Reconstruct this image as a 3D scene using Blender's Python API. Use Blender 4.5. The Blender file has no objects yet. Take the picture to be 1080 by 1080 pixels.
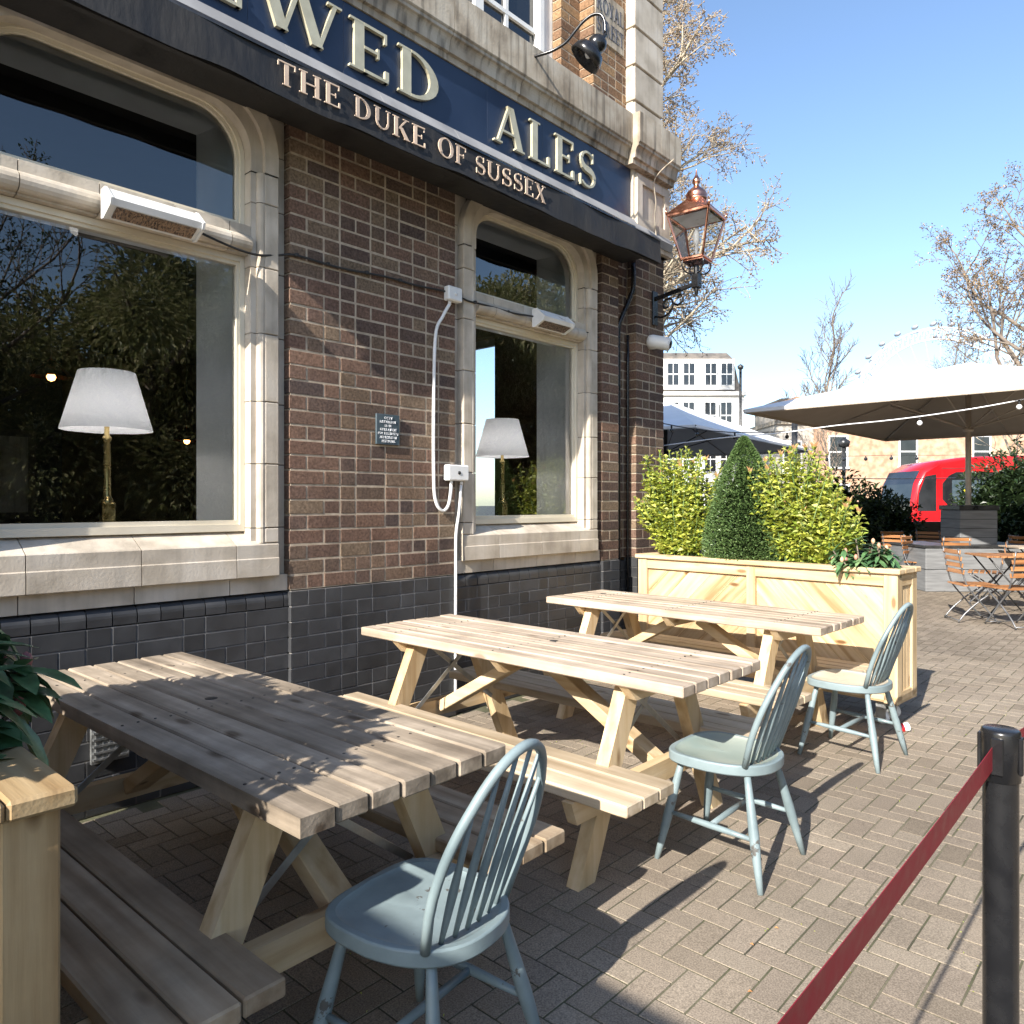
import bpy, math, random
from mathutils import Vector, Matrix, noise as mnoise
R = random.Random(7)
sc = bpy.context.scene
col = bpy.context.collection
PI = math.pi
V = Vector

# ---------------------------------------------------------------- materials
def nt(name):
    m = bpy.data.materials.new(name); m.use_nodes = True
    t = m.node_tree; n = t.nodes; n.clear()
    out = n.new('ShaderNodeOutputMaterial')
    return m, t, n, out

def M(name, cols, scale=8, rough=.6, bump=.15, bscale=None, stretch=(1, 1, 1), rnd=0.0, metal=0, spec=.5,
      rcols=None, detail=6, lo=.35, hi=.65, dist=.01, knots=0, grime=0, gscale=1.1, chips=0, rot=None, trans=0, coat=0, streak=0, emis=None, rvar=.12):
    m, t, n, out = nt(name); L = t.links.new
    tc = n.new('ShaderNodeTexCoord'); mp = n.new('ShaderNodeMapping'); mp.inputs['Scale'].default_value = stretch
    if rot:
        m0 = n.new('ShaderNodeMapping'); m0.inputs['Rotation'].default_value = rot; L(tc.outputs['Object'], m0.inputs[0]); L(m0.outputs[0], mp.inputs[0])
    else: L(tc.outputs['Object'], mp.inputs[0])
    at = n.new('ShaderNodeAttribute'); at.attribute_name = 'rnd'
    # shift the coordinates for each board / brick / leaf by its own random value
    cm = n.new('ShaderNodeCombineXYZ')
    mu = n.new('ShaderNodeMath'); mu.operation = 'MULTIPLY'; mu.inputs[1].default_value = 37.0
    L(at.outputs['Fac'], mu.inputs[0])
    for i in range(3): L(mu.outputs[0], cm.inputs[i])
    va = n.new('ShaderNodeVectorMath'); va.operation = 'ADD'
    L(mp.outputs[0], va.inputs[0]); L(cm.outputs[0], va.inputs[1])
    nz = n.new('ShaderNodeTexNoise'); nz.inputs['Scale'].default_value = scale; nz.inputs['Detail'].default_value = detail
    L(va.outputs[0], nz.inputs['Vector'])
    rp = n.new('ShaderNodeValToRGB'); e = rp.color_ramp.elements
    cs = [tuple(c) + (1,) for c in cols]
    if len(cs) == 1: cs = [tuple(x * .88 for x in cs[0][:3]) + (1,), tuple(min(1, x * 1.1) for x in cs[0][:3]) + (1,)]
    e[0].position = lo; e[0].color = cs[0]; e[1].position = hi; e[1].color = cs[-1]
    for i, c in enumerate(cs[1:-1]):
        k = e.new(lo + (hi - lo) * (i + 1) / (len(cs) - 1)); k.color = c
    L(nz.outputs['Fac'], rp.inputs[0])
    c_out = rp.outputs[0]
    def mix(a, b, fac, mode='MIX'):
        x = n.new('ShaderNodeMix'); x.data_type = 'RGBA'; x.blend_type = mode
        for s, v in ((x.inputs['Factor'], fac), (x.inputs['A'], a), (x.inputs['B'], b)):
            if hasattr(v, 'is_output'): L(v, s)
            else: s.default_value = v
        return x.outputs['Result']
    if rcols:
        rr = n.new('ShaderNodeValToRGB'); rr.color_ramp.interpolation = 'LINEAR'; ee = rr.color_ramp.elements
        ee[0].position = 0; ee[0].color = tuple(rcols[0]) + (1,); ee[1].position = 1; ee[1].color = tuple(rcols[-1]) + (1,)
        for i, c in enumerate(rcols[1:-1]):
            k = ee.new((i + 1) / (len(rcols) - 1)); k.color = tuple(c) + (1,)
        L(at.outputs['Fac'], rr.inputs[0])
        c_out = mix(c_out, rr.outputs[0], .8)
        n2 = n.new('ShaderNodeTexNoise'); n2.inputs['Scale'].default_value = scale * 5; n2.inputs['Detail'].default_value = 4
        L(va.outputs[0], n2.inputs['Vector'])
        mr = n.new('ShaderNodeMapRange'); mr.inputs[1].default_value = .3; mr.inputs[2].default_value = .7
        mr.inputs[3].default_value = .6; mr.inputs[4].default_value = 1.35
        L(n2.outputs['Fac'], mr.inputs[0])
        cc = n.new('ShaderNodeCombineColor')
        for i in range(3): L(mr.outputs[0], cc.inputs[i])
        c_out = mix(c_out, cc.outputs[0], 1.0, 'MULTIPLY')
    if rnd:
        mr = n.new('ShaderNodeMapRange'); mr.inputs[3].default_value = 1 - rnd; mr.inputs[4].default_value = 1 + rnd
        L(at.outputs['Fac'], mr.inputs[0])
        h = n.new('ShaderNodeHueSaturation'); L(c_out, h.inputs['Color']); L(mr.outputs[0], h.inputs['Value']); c_out = h.outputs[0]
    if knots:
        vo = n.new('ShaderNodeTexVoronoi'); vo.inputs['Scale'].default_value = 1.0
        mk = n.new('ShaderNodeMapping'); mk.inputs['Scale'].default_value = tuple((3.2 if s < 3 else 9.0) for s in stretch)
        L(tc.outputs['Object'], mk.inputs[0])
        va2 = n.new('ShaderNodeVectorMath'); va2.operation = 'ADD'; L(mk.outputs[0], va2.inputs[0]); L(cm.outputs[0], va2.inputs[1])
        L(va2.outputs[0], vo.inputs['Vector'])
        mr = n.new('ShaderNodeMapRange'); mr.inputs[1].default_value = .08; mr.inputs[2].default_value = .17
        mr.inputs[3].default_value = knots; mr.inputs[4].default_value = 0
        L(vo.outputs['Distance'], mr.inputs[0])
        c_out = mix(c_out, (cols[0][0] * .42, cols[0][1] * .33, cols[0][2] * .26, 1), mr.outputs[0])
    if grime:
        ng = n.new('ShaderNodeTexNoise'); ng.inputs['Scale'].default_value = gscale; ng.inputs['Detail'].default_value = 9; ng.inputs['Roughness'].default_value = .62
        L(tc.outputs['Object'], ng.inputs['Vector'])
        mr = n.new('ShaderNodeMapRange'); mr.inputs[1].default_value = .38; mr.inputs[2].default_value = .62; mr.inputs[3].default_value = 1 - grime; mr.inputs[4].default_value = 1.04
        L(ng.outputs['Fac'], mr.inputs[0]); h = n.new('ShaderNodeHueSaturation'); L(c_out, h.inputs['Color']); L(mr.outputs[0], h.inputs['Value']); c_out = h.outputs[0]
        if name.startswith('grey_buff'):      # trodden-in spots of gum
            vg_ = n.new('ShaderNodeTexVoronoi'); vg_.inputs['Scale'].default_value = 1.7; L(tc.outputs['Object'], vg_.inputs['Vector'])
            mr = n.new('ShaderNodeMapRange'); mr.inputs[1].default_value = .016; mr.inputs[2].default_value = .026; mr.inputs[3].default_value = .55; mr.inputs[4].default_value = 0
            L(vg_.outputs['Distance'], mr.inputs[0]); c_out = mix(c_out, (.09, .08, .075, 1), mr.outputs[0])
    if chips:
        nc = n.new('ShaderNodeTexNoise'); nc.inputs['Scale'].default_value = 16; nc.inputs['Detail'].default_value = 9; nc.inputs['Roughness'].default_value = .7
        L(va.outputs[0], nc.inputs['Vector'])
        mr = n.new('ShaderNodeMapRange'); mr.inputs[1].default_value = .625; mr.inputs[2].default_value = .64; mr.inputs[3].default_value = 0; mr.inputs[4].default_value = chips
        L(nc.outputs['Fac'], mr.inputs[0]); c_out = mix(c_out, (.07, .055, .045, 1), mr.outputs[0])
    if streak:
        ms = n.new('ShaderNodeMapping'); ms.inputs['Scale'].default_value = (9, 9, .7)
        L(tc.outputs['Object'], ms.inputs[0])
        n3 = n.new('ShaderNodeTexNoise'); n3.inputs['Scale'].default_value = 2.2; n3.inputs['Detail'].default_value = 7
        L(ms.outputs[0], n3.inputs['Vector'])
        mr = n.new('ShaderNodeMapRange'); mr.inputs[1].default_value = .48; mr.inputs[2].default_value = .72
        mr.inputs[3].default_value = 0; mr.inputs[4].default_value = streak
        L(n3.outputs['Fac'], mr.inputs[0])
        c_out = mix(c_out, (.05, .045, .04, 1), mr.outputs[0])
    b = n.new('ShaderNodeBsdfPrincipled'); L(c_out, b.inputs['Base Color'])
    b.inputs['Metallic'].default_value = metal; b.inputs['Specular IOR Level'].default_value = spec
    if coat: b.inputs['Coat Weight'].default_value = coat
    rm = n.new('ShaderNodeMapRange'); rm.inputs[1].default_value = .3; rm.inputs[2].default_value = .7
    rm.inputs[3].default_value = max(0, rough - rvar); rm.inputs[4].default_value = min(1, rough + rvar)
    L(nz.outputs['Fac'], rm.inputs[0]); L(rm.outputs[0], b.inputs['Roughness'])
    if bump:
        nb = n.new('ShaderNodeTexNoise'); nb.inputs['Scale'].default_value = bscale or scale * 4; nb.inputs['Detail'].default_value = 5
        L(va.outputs[0], nb.inputs['Vector'])
        bp = n.new('ShaderNodeBump'); bp.inputs['Strength'].default_value = bump; bp.inputs['Distance'].default_value = dist
        L(nb.outputs['Fac'], bp.inputs['Height']); L(bp.outputs[0], b.inputs['Normal'])
    if emis: b.inputs['Emission Color'].default_value = tuple(emis[:3]) + (1,); b.inputs['Emission Strength'].default_value = emis[3]
    sh = b.outputs[0]
    if trans:
        tl = n.new('ShaderNodeBsdfTranslucent'); L(c_out, tl.inputs[0])
        ms = n.new('ShaderNodeMixShader'); ms.inputs[0].default_value = trans; L(sh, ms.inputs[1]); L(tl.outputs[0], ms.inputs[2]); sh = ms.outputs[0]
    L(sh, out.inputs[0])
    return m

def glassmat(name, tint=(.93, .96, .95), gain=3.5, rough=0.0):
    m, t, n, out = nt(name); L = t.links.new
    tr = n.new('ShaderNodeBsdfTransparent'); tr.inputs[0].default_value = tint + (1,)
    gl = n.new('ShaderNodeBsdfGlossy'); gl.inputs['Roughness'].default_value = rough
    nz = n.new('ShaderNodeTexNoise'); nz.inputs['Scale'].default_value = 1.3
    tc = n.new('ShaderNodeTexCoord'); L(tc.outputs['Object'], nz.inputs[0])
    bp = n.new('ShaderNodeBump'); bp.inputs['Strength'].default_value = .04; bp.inputs['Distance'].default_value = .02
    L(nz.outputs[0], bp.inputs['Height']); L(bp.outputs[0], gl.inputs['Normal'])
    fr = n.new('ShaderNodeFresnel'); fr.inputs[0].default_value = 1.5
    mu = n.new('ShaderNodeMath'); mu.operation = 'MULTIPLY'; mu.inputs[1].default_value = gain; mu.use_clamp = True
    L(fr.outputs[0], mu.inputs[0])
    mx = n.new('ShaderNodeMixShader'); L(mu.outputs[0], mx.inputs[0]); L(tr.outputs[0], mx.inputs[1]); L(gl.outputs[0], mx.inputs[2])
    L(mx.outputs[0], out.inputs[0])
    return m

def wood(name, c1, c2, c3, axis, rough=.6, rnd=.12, knots=.8, bump=.25, lo=.3, hi=.68, grime=.12, rot=None):
    st = {'x': (.9, 13, 13), 'y': (13, .9, 13), 'z': (13, 13, .9)}[axis]
    return M(name, [c1, c2, c3], scale=1.6, stretch=st, rough=rough, bump=bump, bscale=9, rnd=rnd, knots=knots, detail=8, lo=lo, hi=hi, dist=.004, spec=.3, grime=grime, gscale=3, rot=rot)
PINE = ((.46, .31, .16), (.59, .44, .26), (.66, .52, .34))
WEATH = ((.19, .15, .11), (.32, .26, .195), (.47, .385, .295))
TOPW = ((.33, .255, .19), (.46, .37, .28), (.56, .465, .37))
mt = {}
for a in 'xyz': mt['pine_' + a] = wood('pine_' + a, *PINE, a)
for a in 'xy': mt['weath_' + a] = wood('weathered_' + a, *WEATH, a, rough=.7, grime=.38, rnd=.16)
mt['top_x'] = wood('table_top_wood', *TOPW, 'x', rough=.65, knots=.6, grime=.24, rnd=.13)
mt['tanpine_x'] = wood('tan_pine', (.30, .19, .09), (.42, .29, .15), (.50, .37, .21), 'x', knots=.35)
mt['tanpine_y'] = wood('tan_pine_y', (.30, .19, .09), (.42, .29, .15), (.50, .37, .21), 'y')
mt['tanpine_z'] = wood('tan_pine_z', (.30, .19, .09), (.42, .29, .15), (.50, .37, .21), 'z')
for k_, s_ in (('d0', 1), ('d1', -1)): mt['panel_' + k_] = wood('panel_pine_' + k_, (.40, .26, .125), (.54, .39, .22), (.62, .47, .29), 'x', rnd=.20, rot=(0, s_ * PI / 4, 0), knots=1, lo=.36, hi=.62)
mt['bench_x'] = wood('bench_brown_wood', (.22, .15, .09), (.35, .26, .17), (.46, .36, .25), 'x', rough=.7, grime=.3, rnd=.16)
mt['core'] = M('painted_inner_shade', [(.006, .010, .004)], rough=1, bump=0, spec=0)  # near black colour painted in for the shade inside the bushes
mt['screw'] = M('dark_screw_heads', [(.05, .045, .04)], rough=.5, bump=0)
mt['warm_x'] = wood('warm_seat_wood', (.33, .25, .16), (.45, .36, .25), (.55, .45, .33), 'x')
BR = [(.080, .060, .055), (.13, .088, .070), (.19, .112, .080), (.15, .096, .074), (.225, .135, .093), (.12, .084, .070), (.20, .140, .092), (.18, .110, .080), (.225, .165, .11), (.165, .102, .078)]
mt['brick'] = M('brown_brick', [(.07, .05, .043), (.14, .09, .06)], scale=14, rough=.85, bump=.4, bscale=130, rcols=BR, dist=.005, spec=.2, grime=.25, gscale=2)
mt['mortar'] = M('mortar', [(.32, .26, .195), (.46, .385, .295)], scale=20, rough=.95, bump=.4, bscale=120, dist=.004, spec=.1)
mt['upbrick'] = M('upper_brick', [(.2, .12, .07), (.3, .19, .11)], scale=14, rough=.85, bump=.5, bscale=80, rcols=[(.10, .06, .045), (.24, .14, .075), (.17, .10, .06), (.30, .19, .10)], dist=.006, spec=.2)
mt['glazed'] = M('dark_glazed_brick', [(.030, .031, .034), (.046, .047, .050)], scale=7, rough=.55, bump=.25, bscale=30, rnd=.25, dist=.004, rvar=.1)
mt['gmortar'] = M('plinth_mortar', [(.10, .095, .092), (.22, .21, .20)], scale=9, rough=.9, bump=.2, spec=.1)
mt['stone'] = M('pale_stone', [(.40, .345, .275), (.52, .455, .37), (.58, .52, .44)], scale=4.5, rough=.85, bump=.25, bscale=70, rnd=.10, streak=.18, spec=.2, dist=.004)
mt['dirtystone'] = M('stained_stone', [(.30, .25, .19), (.43, .37, .29), (.50, .45, .37)], scale=5, rough=.9, bump=.3, bscale=60, rnd=.08, streak=.75, spec=.15, dist=.005)
mt['joint'] = M('joint_dark', [(.06, .05, .045)], rough=.95, bump=0)
mt['cream'] = M('cream_paint', [(.62, .56, .44), (.68, .62, .50)], scale=5, rough=.45, bump=.08, bscale=25)
mt['whitep'] = M('white_paint', [(.70, .70, .68), (.78, .78, .76)], scale=5, rough=.5, bump=.05)
mt['navy'] = M('navy_board', [(.010, .020, .048), (.016, .030, .066)], scale=3, rough=.38, bump=.06, bscale=12, rvar=.1)
mt['gold'] = M('cream_gold_letters', [(.46, .42, .29), (.56, .52, .38)], scale=9, rough=.35, bump=.05, metal=.15)
mt['awn'] = M('black_awning_fabric', [(.012, .0115, .012), (.026, .025, .025)], scale=5, rough=.7, bump=.4, bscale=16, stretch=(1, 1.5, .5), dist=.01)
mt['awnletter'] = M('awning_letters', [(.56, .42, .31), (.66, .51, .39)], rough=.7, bump=0)
mt['blackm'] = M('black_metal', [(.010, .010, .011), (.014, .014, .015)], scale=20, rough=.26, bump=.0, rvar=.07)
mt['blackmat'] = M('black_rubber', [(.015, .015, .015), (.03, .03, .03)], rough=.7)
mt['copper'] = M('copper', [(.62, .27, .17), (.78, .38, .26)], scale=14, rough=.24, metal=1, bump=.05)
mt['brass'] = M('brass', [(.42, .30, .12), (.55, .42, .19)], scale=25, rough=.3, metal=1, bump=.05)
mt['steel'] = M('galvanised_steel', [(.30, .31, .31), (.42, .43, .43)], scale=20, rough=.42, metal=.8)
mt['blue'] = M('duck_egg_paint', chips=.85, grime=.14, gscale=7, cols=[(.14, .185, .20), (.185, .24, .255), (.22, .28, .295)], scale=4, rough=.42, bump=.12, bscale=35, lo=.25, hi=.6, dist=.003)
mt['chip'] = M('dark_wood_chip', [(.05, .035, .025)], rough=.7)
mt['creamseat'] = M('cream_worn_seat', [(.42, .38, .30), (.60, .53, .42)], scale=6, rough=.5, bump=.1)
mt['greenseat'] = M('worn_green_seat', [(.24, .30, .27), (.34, .38, .33)], scale=5, rough=.42, bump=.1)
mt['wplast'] = M('white_plastic', [(.68, .68, .66), (.78, .78, .77)], scale=8, rough=.35, bump=.03)
mt['grille'] = M('heater_grille', [(.07, .05, .04), (.22, .15, .10)], scale=60, stretch=(1, 3, 1), rough=.3, metal=.7, lo=.45, hi=.55)
mt['slate'] = M('slate_plaque', [(.05, .075, .09), (.065, .09, .105)], rough=.4, bump=.05)
mt['whitetext'] = M('white_text', [(.75, .76, .78)], rough=.6, bump=0)
mt['darktext'] = M('faded_dark_paint', [(.05, .06, .085), (.12, .12, .14)], scale=25, rough=.8, bump=0)
mt['belt'] = M('dark_red_belt', [(.19, .006, .014), (.24, .010, .020)], scale=30, rough=.55, bump=.2, bscale=300, dist=.001)
mt['glass'] = glassmat('window_glass')
mt['clear'] = glassmat('lantern_glass', (.97, .98, .98), .9)
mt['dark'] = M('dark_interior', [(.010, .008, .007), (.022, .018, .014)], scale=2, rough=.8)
mt['dwood'] = M('dark_wood', [(.025, .014, .008), (.05, .03, .018)], scale=3, stretch=(1, 8, 8), rough=.4)
mt['shade'] = M('pleated_shade', [(.76, .77, .80), (.82, .83, .85)], scale=3, rough=.8, bump=0, trans=.35)
mt['bulb'] = M('added_glow_bulb', [(1, .8, .6)], rough=.4, emis=(1, .92, .88, 42), bump=0)  # bulb glow added to brighten the lamp shades in the windows
mt['bulbwarm'] = M('lit_warm_bulb', [(1, .6, .25)], rough=.4, emis=(1, .42, .12, 6), bump=0)
mt['bulbglass'] = M('bulb_white', [(.8, .8, .8)], rough=.15, bump=0)
PV = [(.20, .165, .125), (.29, .24, .185), (.245, .205, .16), (.32, .27, .21), (.255, .21, .165), (.30, .25, .195)]
mt['paver'] = M('grey_buff_paver', [(.22, .18, .14), (.34, .285, .225)], scale=42, rough=.9, bump=.55, bscale=330, rcols=PV, dist=.0016, spec=.15, lo=.3, hi=.7, grime=.22, gscale=.9)
mt['sand'] = M('joint_sand_moss', [(.040, .036, .026), (.085, .085, .045), (.15, .135, .09)], scale=2.2, rough=.95, bump=.5, bscale=60, lo=.32, hi=.66)
mt['asphalt'] = M('asphalt', [(.045, .045, .047), (.07, .07, .07)], scale=3, rough=.9, bump=.3, bscale=120)
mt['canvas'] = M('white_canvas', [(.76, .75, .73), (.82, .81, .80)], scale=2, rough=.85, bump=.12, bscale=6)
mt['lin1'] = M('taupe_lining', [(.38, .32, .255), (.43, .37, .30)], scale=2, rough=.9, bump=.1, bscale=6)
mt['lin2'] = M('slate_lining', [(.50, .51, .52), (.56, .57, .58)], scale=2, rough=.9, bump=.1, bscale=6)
mt['cappole'] = M('taupe_pole', [(.38, .33, .28), (.44, .39, .33)], rough=.4, bump=.02)
mt['greybox'] = M('grey_cladding', [(.14, .143, .147), (.20, .205, .21)], scale=3, stretch=(1, 1, 9), rough=.75, rnd=.1)
mt['teak'] = wood('teak_slats', (.20, .085, .035), (.34, .155, .06), (.45, .22, .10), 'y', rough=.45, knots=0)
mt['ironb'] = M('dark_iron', [(.03, .032, .034), (.07, .07, .07)], rough=.35, metal=.4)
mt['greyiron'] = M('grey_iron', [(.12, .125, .13), (.2, .2, .21)], rough=.35, metal=.5)
mt['red'] = M('red_bus_paint', [(.46, .008, .012), (.54, .014, .018)], scale=1, rough=.22, bump=0, coat=.5, rvar=.05)
mt['darkglass'] = M('dark_vehicle_glass', [(.012, .014, .016), (.03, .032, .035)], scale=1.2, rough=.06, bump=0, spec=.8, rvar=.03)
mt['yellow'] = M('yellow_rail', [(.75, .55, .02)], rough=.4, bump=0)
mt['tbrick'] = M('buff_terrace_brick', [(.36, .21, .13), (.46, .29, .19), (.54, .36, .25)], scale=3, rough=.9, bump=.2, bscale=14, rnd=.1)
mt['leadsill'] = M('lead_grey_sill', [(.20, .20, .205), (.28, .28, .285)], scale=3, rough=.7, bump=.1)
mt['palerender'] = M('grey_stone_render', [(.36, .33, .29), (.46, .43, .38)], scale=.8, rough=.85, bump=.05, streak=.3)
mt['render'] = M('white_render', [(.62, .60, .56), (.72, .70, .66)], scale=.6, rough=.8, bump=.05, streak=.1)
mt['roof'] = M('slate_roof', [(.10, .09, .08), (.18, .155, .13)], scale=1.5, rough=.8, bump=.3)
mt['bark'] = M('dark_bark', [(.13, .10, .08), (.23, .19, .15)], scale=8, rough=.9, bump=.5)
mt['plbark'] = M('plane_bark', [(.30, .25, .18), (.46, .40, .30)], scale=3, rough=.9, bump=.3)
mt['seed'] = M('seed_balls', [(.20, .14, .09), (.34, .25, .17)], rough=.9, rnd=.3, bump=0)
mt['brownleaf'] = M('brown_seed_clusters', [(.20, .13, .06), (.42, .28, .14)], rough=.8, rcols=[(.10, .075, .035), (.24, .17, .08), (.50, .32, .17), (.18, .15, .06)], bump=0)
mt['euo'] = M('variegated_leaf', [(.20, .26, .03), (.42, .44, .08)], rough=.42, rcols=[(.12, .20, .03), (.40, .46, .06), (.62, .62, .12), (.20, .30, .04), (.72, .70, .26)], bump=0, trans=.25, rvar=.1)
mt['box'] = M('box_leaf', [(.035, .075, .015), (.075, .14, .03)], rough=.45, rcols=[(.07, .13, .045), (.17, .27, .09), (.11, .19, .06), (.27, .37, .15)], bump=0, trans=.2)
mt['rho'] = M('rhododendron_leaf', [(.03, .085, .04), (.075, .16, .07)], rough=.33, rcols=[(.05, .11, .055), (.11, .22, .09), (.07, .16, .06), (.22, .33, .15)], bump=0, trans=.12, rvar=.08)
mt['tip'] = M('pale_red_tips', [(.42, .22, .10), (.55, .34, .16)], rough=.5, bump=0, trans=.2)
mt['bud'] = M('flower_bud', [(.35, .12, .10), (.62, .40, .24)], scale=18, rough=.5, bump=0)
mt['budred'] = M('dark_red_bud', [(.14, .02, .025), (.34, .12, .11)], scale=20, rough=.5, bump=0)
mt['hedge'] = M('dark_evergreen_leaf', [(.012, .028, .010), (.04, .07, .02)], rough=.4, rcols=[(.010, .022, .009), (.03, .055, .016), (.018, .036, .012), (.06, .085, .028)], bump=0, trans=.12)
mt['laurel'] = M('laurel_leaf', [(.03, .06, .015), (.08, .12, .03)], rough=.28, rcols=[(.02, .042, .012), (.055, .095, .025), (.10, .13, .04), (.035, .06, .018)], bump=0, trans=.2, rvar=.06)
mt['street'] = M('olive_street_leaf', [(.07, .09, .03), (.16, .17, .07)], rough=.4, rcols=[(.10, .12, .045), (.30, .31, .13), (.17, .19, .07), (.55, .50, .28), (.22, .23, .09)], bump=0, trans=.35)
mt['soil'] = M('compost', [(.02, .014, .010), (.045, .03, .02)], scale=30, rough=.95, bump=.6)
mt['whitesteel'] = M('pale_steel', [(.80, .82, .84)], rough=.5, bump=0)
mt['podglass'] = M('pale_pod_glass', [(.30, .33, .38), (.40, .43, .48)], rough=.3, bump=0)
mt['dryleaf'] = M('fallen_leaf', [(.35, .15, .05), (.45, .25, .10)], rough=.8, bump=0)

# ---------------------------------------------------------------- mesh builder
class MB:
    def __init__(s): s.v = []; s.f = []; s.r = []; s.m = []; s.sm = []; s.mi = 0; s.sf = False
    def face(s, idx, r): s.f.append(idx); s.r.append(r); s.m.append(s.mi); s.sm.append(s.sf)
    def poly(s, pts, r=None):
        r = R.random() if r is None else r
        b = len(s.v); s.v += [tuple(p) for p in pts]; s.face(tuple(range(b, b + len(pts))), r)
    def hexa(s, p, r=None):     # 8 points: bottom 4 ccw, top 4 ccw
        r = R.random() if r is None else r
        b = len(s.v); s.v += [tuple(q) for q in p]
        for q in ((3, 2, 1, 0), (4, 5, 6, 7), (0, 1, 5, 4), (1, 2, 6, 5), (2, 3, 7, 6), (3, 0, 4, 7)):
            s.face(tuple(b + i for i in q), r)
    def box(s, x0, x1, y0, y1, z0, z1, r=None, ch=0):
        if x0 > x1: x0, x1 = x1, x0
        if y0 > y1: y0, y1 = y1, y0
        if z0 > z1: z0, z1 = z1, z0
        if ch: return s.cbox(V(((x0 + x1) / 2, (y0 + y1) / 2, (z0 + z1) / 2)), (x1 - x0, y1 - y0, z1 - z0), Matrix.Identity(3), ch, r)
        s.hexa([(x0, y0, z0), (x1, y0, z0), (x1, y1, z0), (x0, y1, z0), (x0, y0, z1), (x1, y0, z1), (x1, y1, z1), (x0, y1, z1)], r)
    def cbox(s, c, size, rot, ch, r=None):   # chamfered box
        r = R.random() if r is None else r
        h = [a / 2 for a in size]; ch = min(ch, min(h) * .8); b = len(s.v); idx = {}
        for sx in (-1, 1):
            for sy in (-1, 1):
                for sz in (-1, 1):
                    for a in range(3):
                        q = [sx * h[0], sy * h[1], sz * h[2]]
                        for k in range(3):
                            if k != a: q[k] -= (sx, sy, sz)[k] * ch
                        idx[(sx, sy, sz, a)] = len(s.v); s.v.append(tuple(c + rot @ V(q)))
        def F(l, flip):
            l = [idx[i] for i in l]
            if flip: l = l[::-1]
            s.face(tuple(l), r)
        for a in range(3):
            o1, o2 = (a + 1) % 3, (a + 2) % 3
            for sg in (-1, 1):
                l = []
                for (p, q) in ((-1, -1), (1, -1), (1, 1), (-1, 1)):
                    k = [0, 0, 0]; k[a] = sg; k[o1] = p; k[o2] = q; l.append((*k, a))
                F(l, sg < 0)
            # edges along axis a
            for p in (-1, 1):
                for q in (-1, 1):
                    k0 = [0, 0, 0]; k1 = [0, 0, 0]; k0[a] = -1; k1[a] = 1
                    for k in (k0, k1): k[o1] = p; k[o2] = q
                    F([(*k0, o1), (*k1, o1), (*k1, o2), (*k0, o2)], p * q > 0)
        for sx in (-1, 1):
            for sy in (-1, 1):
                for sz in (-1, 1):
                    F([(sx, sy, sz, 0), (sx, sy, sz, 1), (sx, sy, sz, 2)], sx * sy * sz < 0)
    def beam(s, a, b, w, h, up=(0, 0, 1), ch=.004, r=None):   # bar from a to b, w across, h along up
        a = V(a); b = V(b); d = (b - a); L_ = d.length; d.normalize()
        sd = d.cross(V(up)).normalized(); u = sd.cross(d).normalized()
        rot = Matrix((d, sd, u)).transposed()
        s.cbox((a + b) / 2, (L_, w, h), rot, ch, r)
    def tube(s, pts, rad, n=8, r=None, caps=True, sm=True):
        r = R.random() if r is None else r
        pts = [V(p) for p in pts]; m = len(pts)
        if not hasattr(rad, '__len__'): rad = [rad] * m
        t0 = (pts[1] - pts[0]).normalized()
        nrm = t0.orthogonal().normalized(); b = len(s.v); old = s.sf; s.sf = sm
        for i, p in enumerate(pts):
            t = (pts[min(i + 1, m - 1)] - pts[max(i - 1, 0)])
            if t.length < 1e-9: t = t0
            t.normalize(); nrm = (nrm - t * nrm.dot(t))
            if nrm.length < 1e-6: nrm = t.orthogonal()
            nrm.normalize(); bi = t.cross(nrm)
            for k in range(n):
                a = 2 * PI * k / n; s.v.append(tuple(p + (nrm * math.cos(a) + bi * math.sin(a)) * rad[i]))
        for i in range(m - 1):
            for k in range(n):
                k2 = (k + 1) % n; s.face((b + i * n + k, b + i * n + k2, b + (i + 1) * n + k2, b + (i + 1) * n + k), r)
        s.sf = False
        if caps:
            s.face(tuple(b + k for k in range(n))[::-1], r); s.face(tuple(b + (m - 1) * n + k for k in range(n)), r)
        s.sf = old
    def lathe(s, c, prof, n=20, r=None, axis=(0, 0, 1), sm=True):   # prof: (radius, height)
        r = R.random() if r is None else r
        c = V(c); ax = V(axis).normalized(); u = ax.orthogonal().normalized(); w = ax.cross(u); b = len(s.v); old = s.sf; s.sf = sm
        for (q, h) in prof:
            for k in range(n):
                a = 2 * PI * k / n; s.v.append(tuple(c + ax * h + (u * math.cos(a) + w * math.sin(a)) * q))
        for i in range(len(prof) - 1):
            for k in range(n):
                k2 = (k + 1) % n; s.face((b + i * n + k, b + i * n + k2, b + (i + 1) * n + k2, b + (i + 1) * n + k), r)
        s.sf = old
    def prism(s, pts, o, d, r=None):   # polygon (3D points) extruded by vector d
        r = R.random() if r is None else r
        b = len(s.v); n = len(pts); pts = [V(p) + V(o) for p in pts]; d = V(d)
        s.v += [tuple(p) for p in pts] + [tuple(p + d) for p in pts]
        s.face(tuple(range(b, b + n))[::-1], r); s.face(tuple(range(b + n, b + 2 * n)), r)
        for i in range(n):
            j = (i + 1) % n; s.face((b + i, b + j, b + n + j, b + n + i), r)
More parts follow.
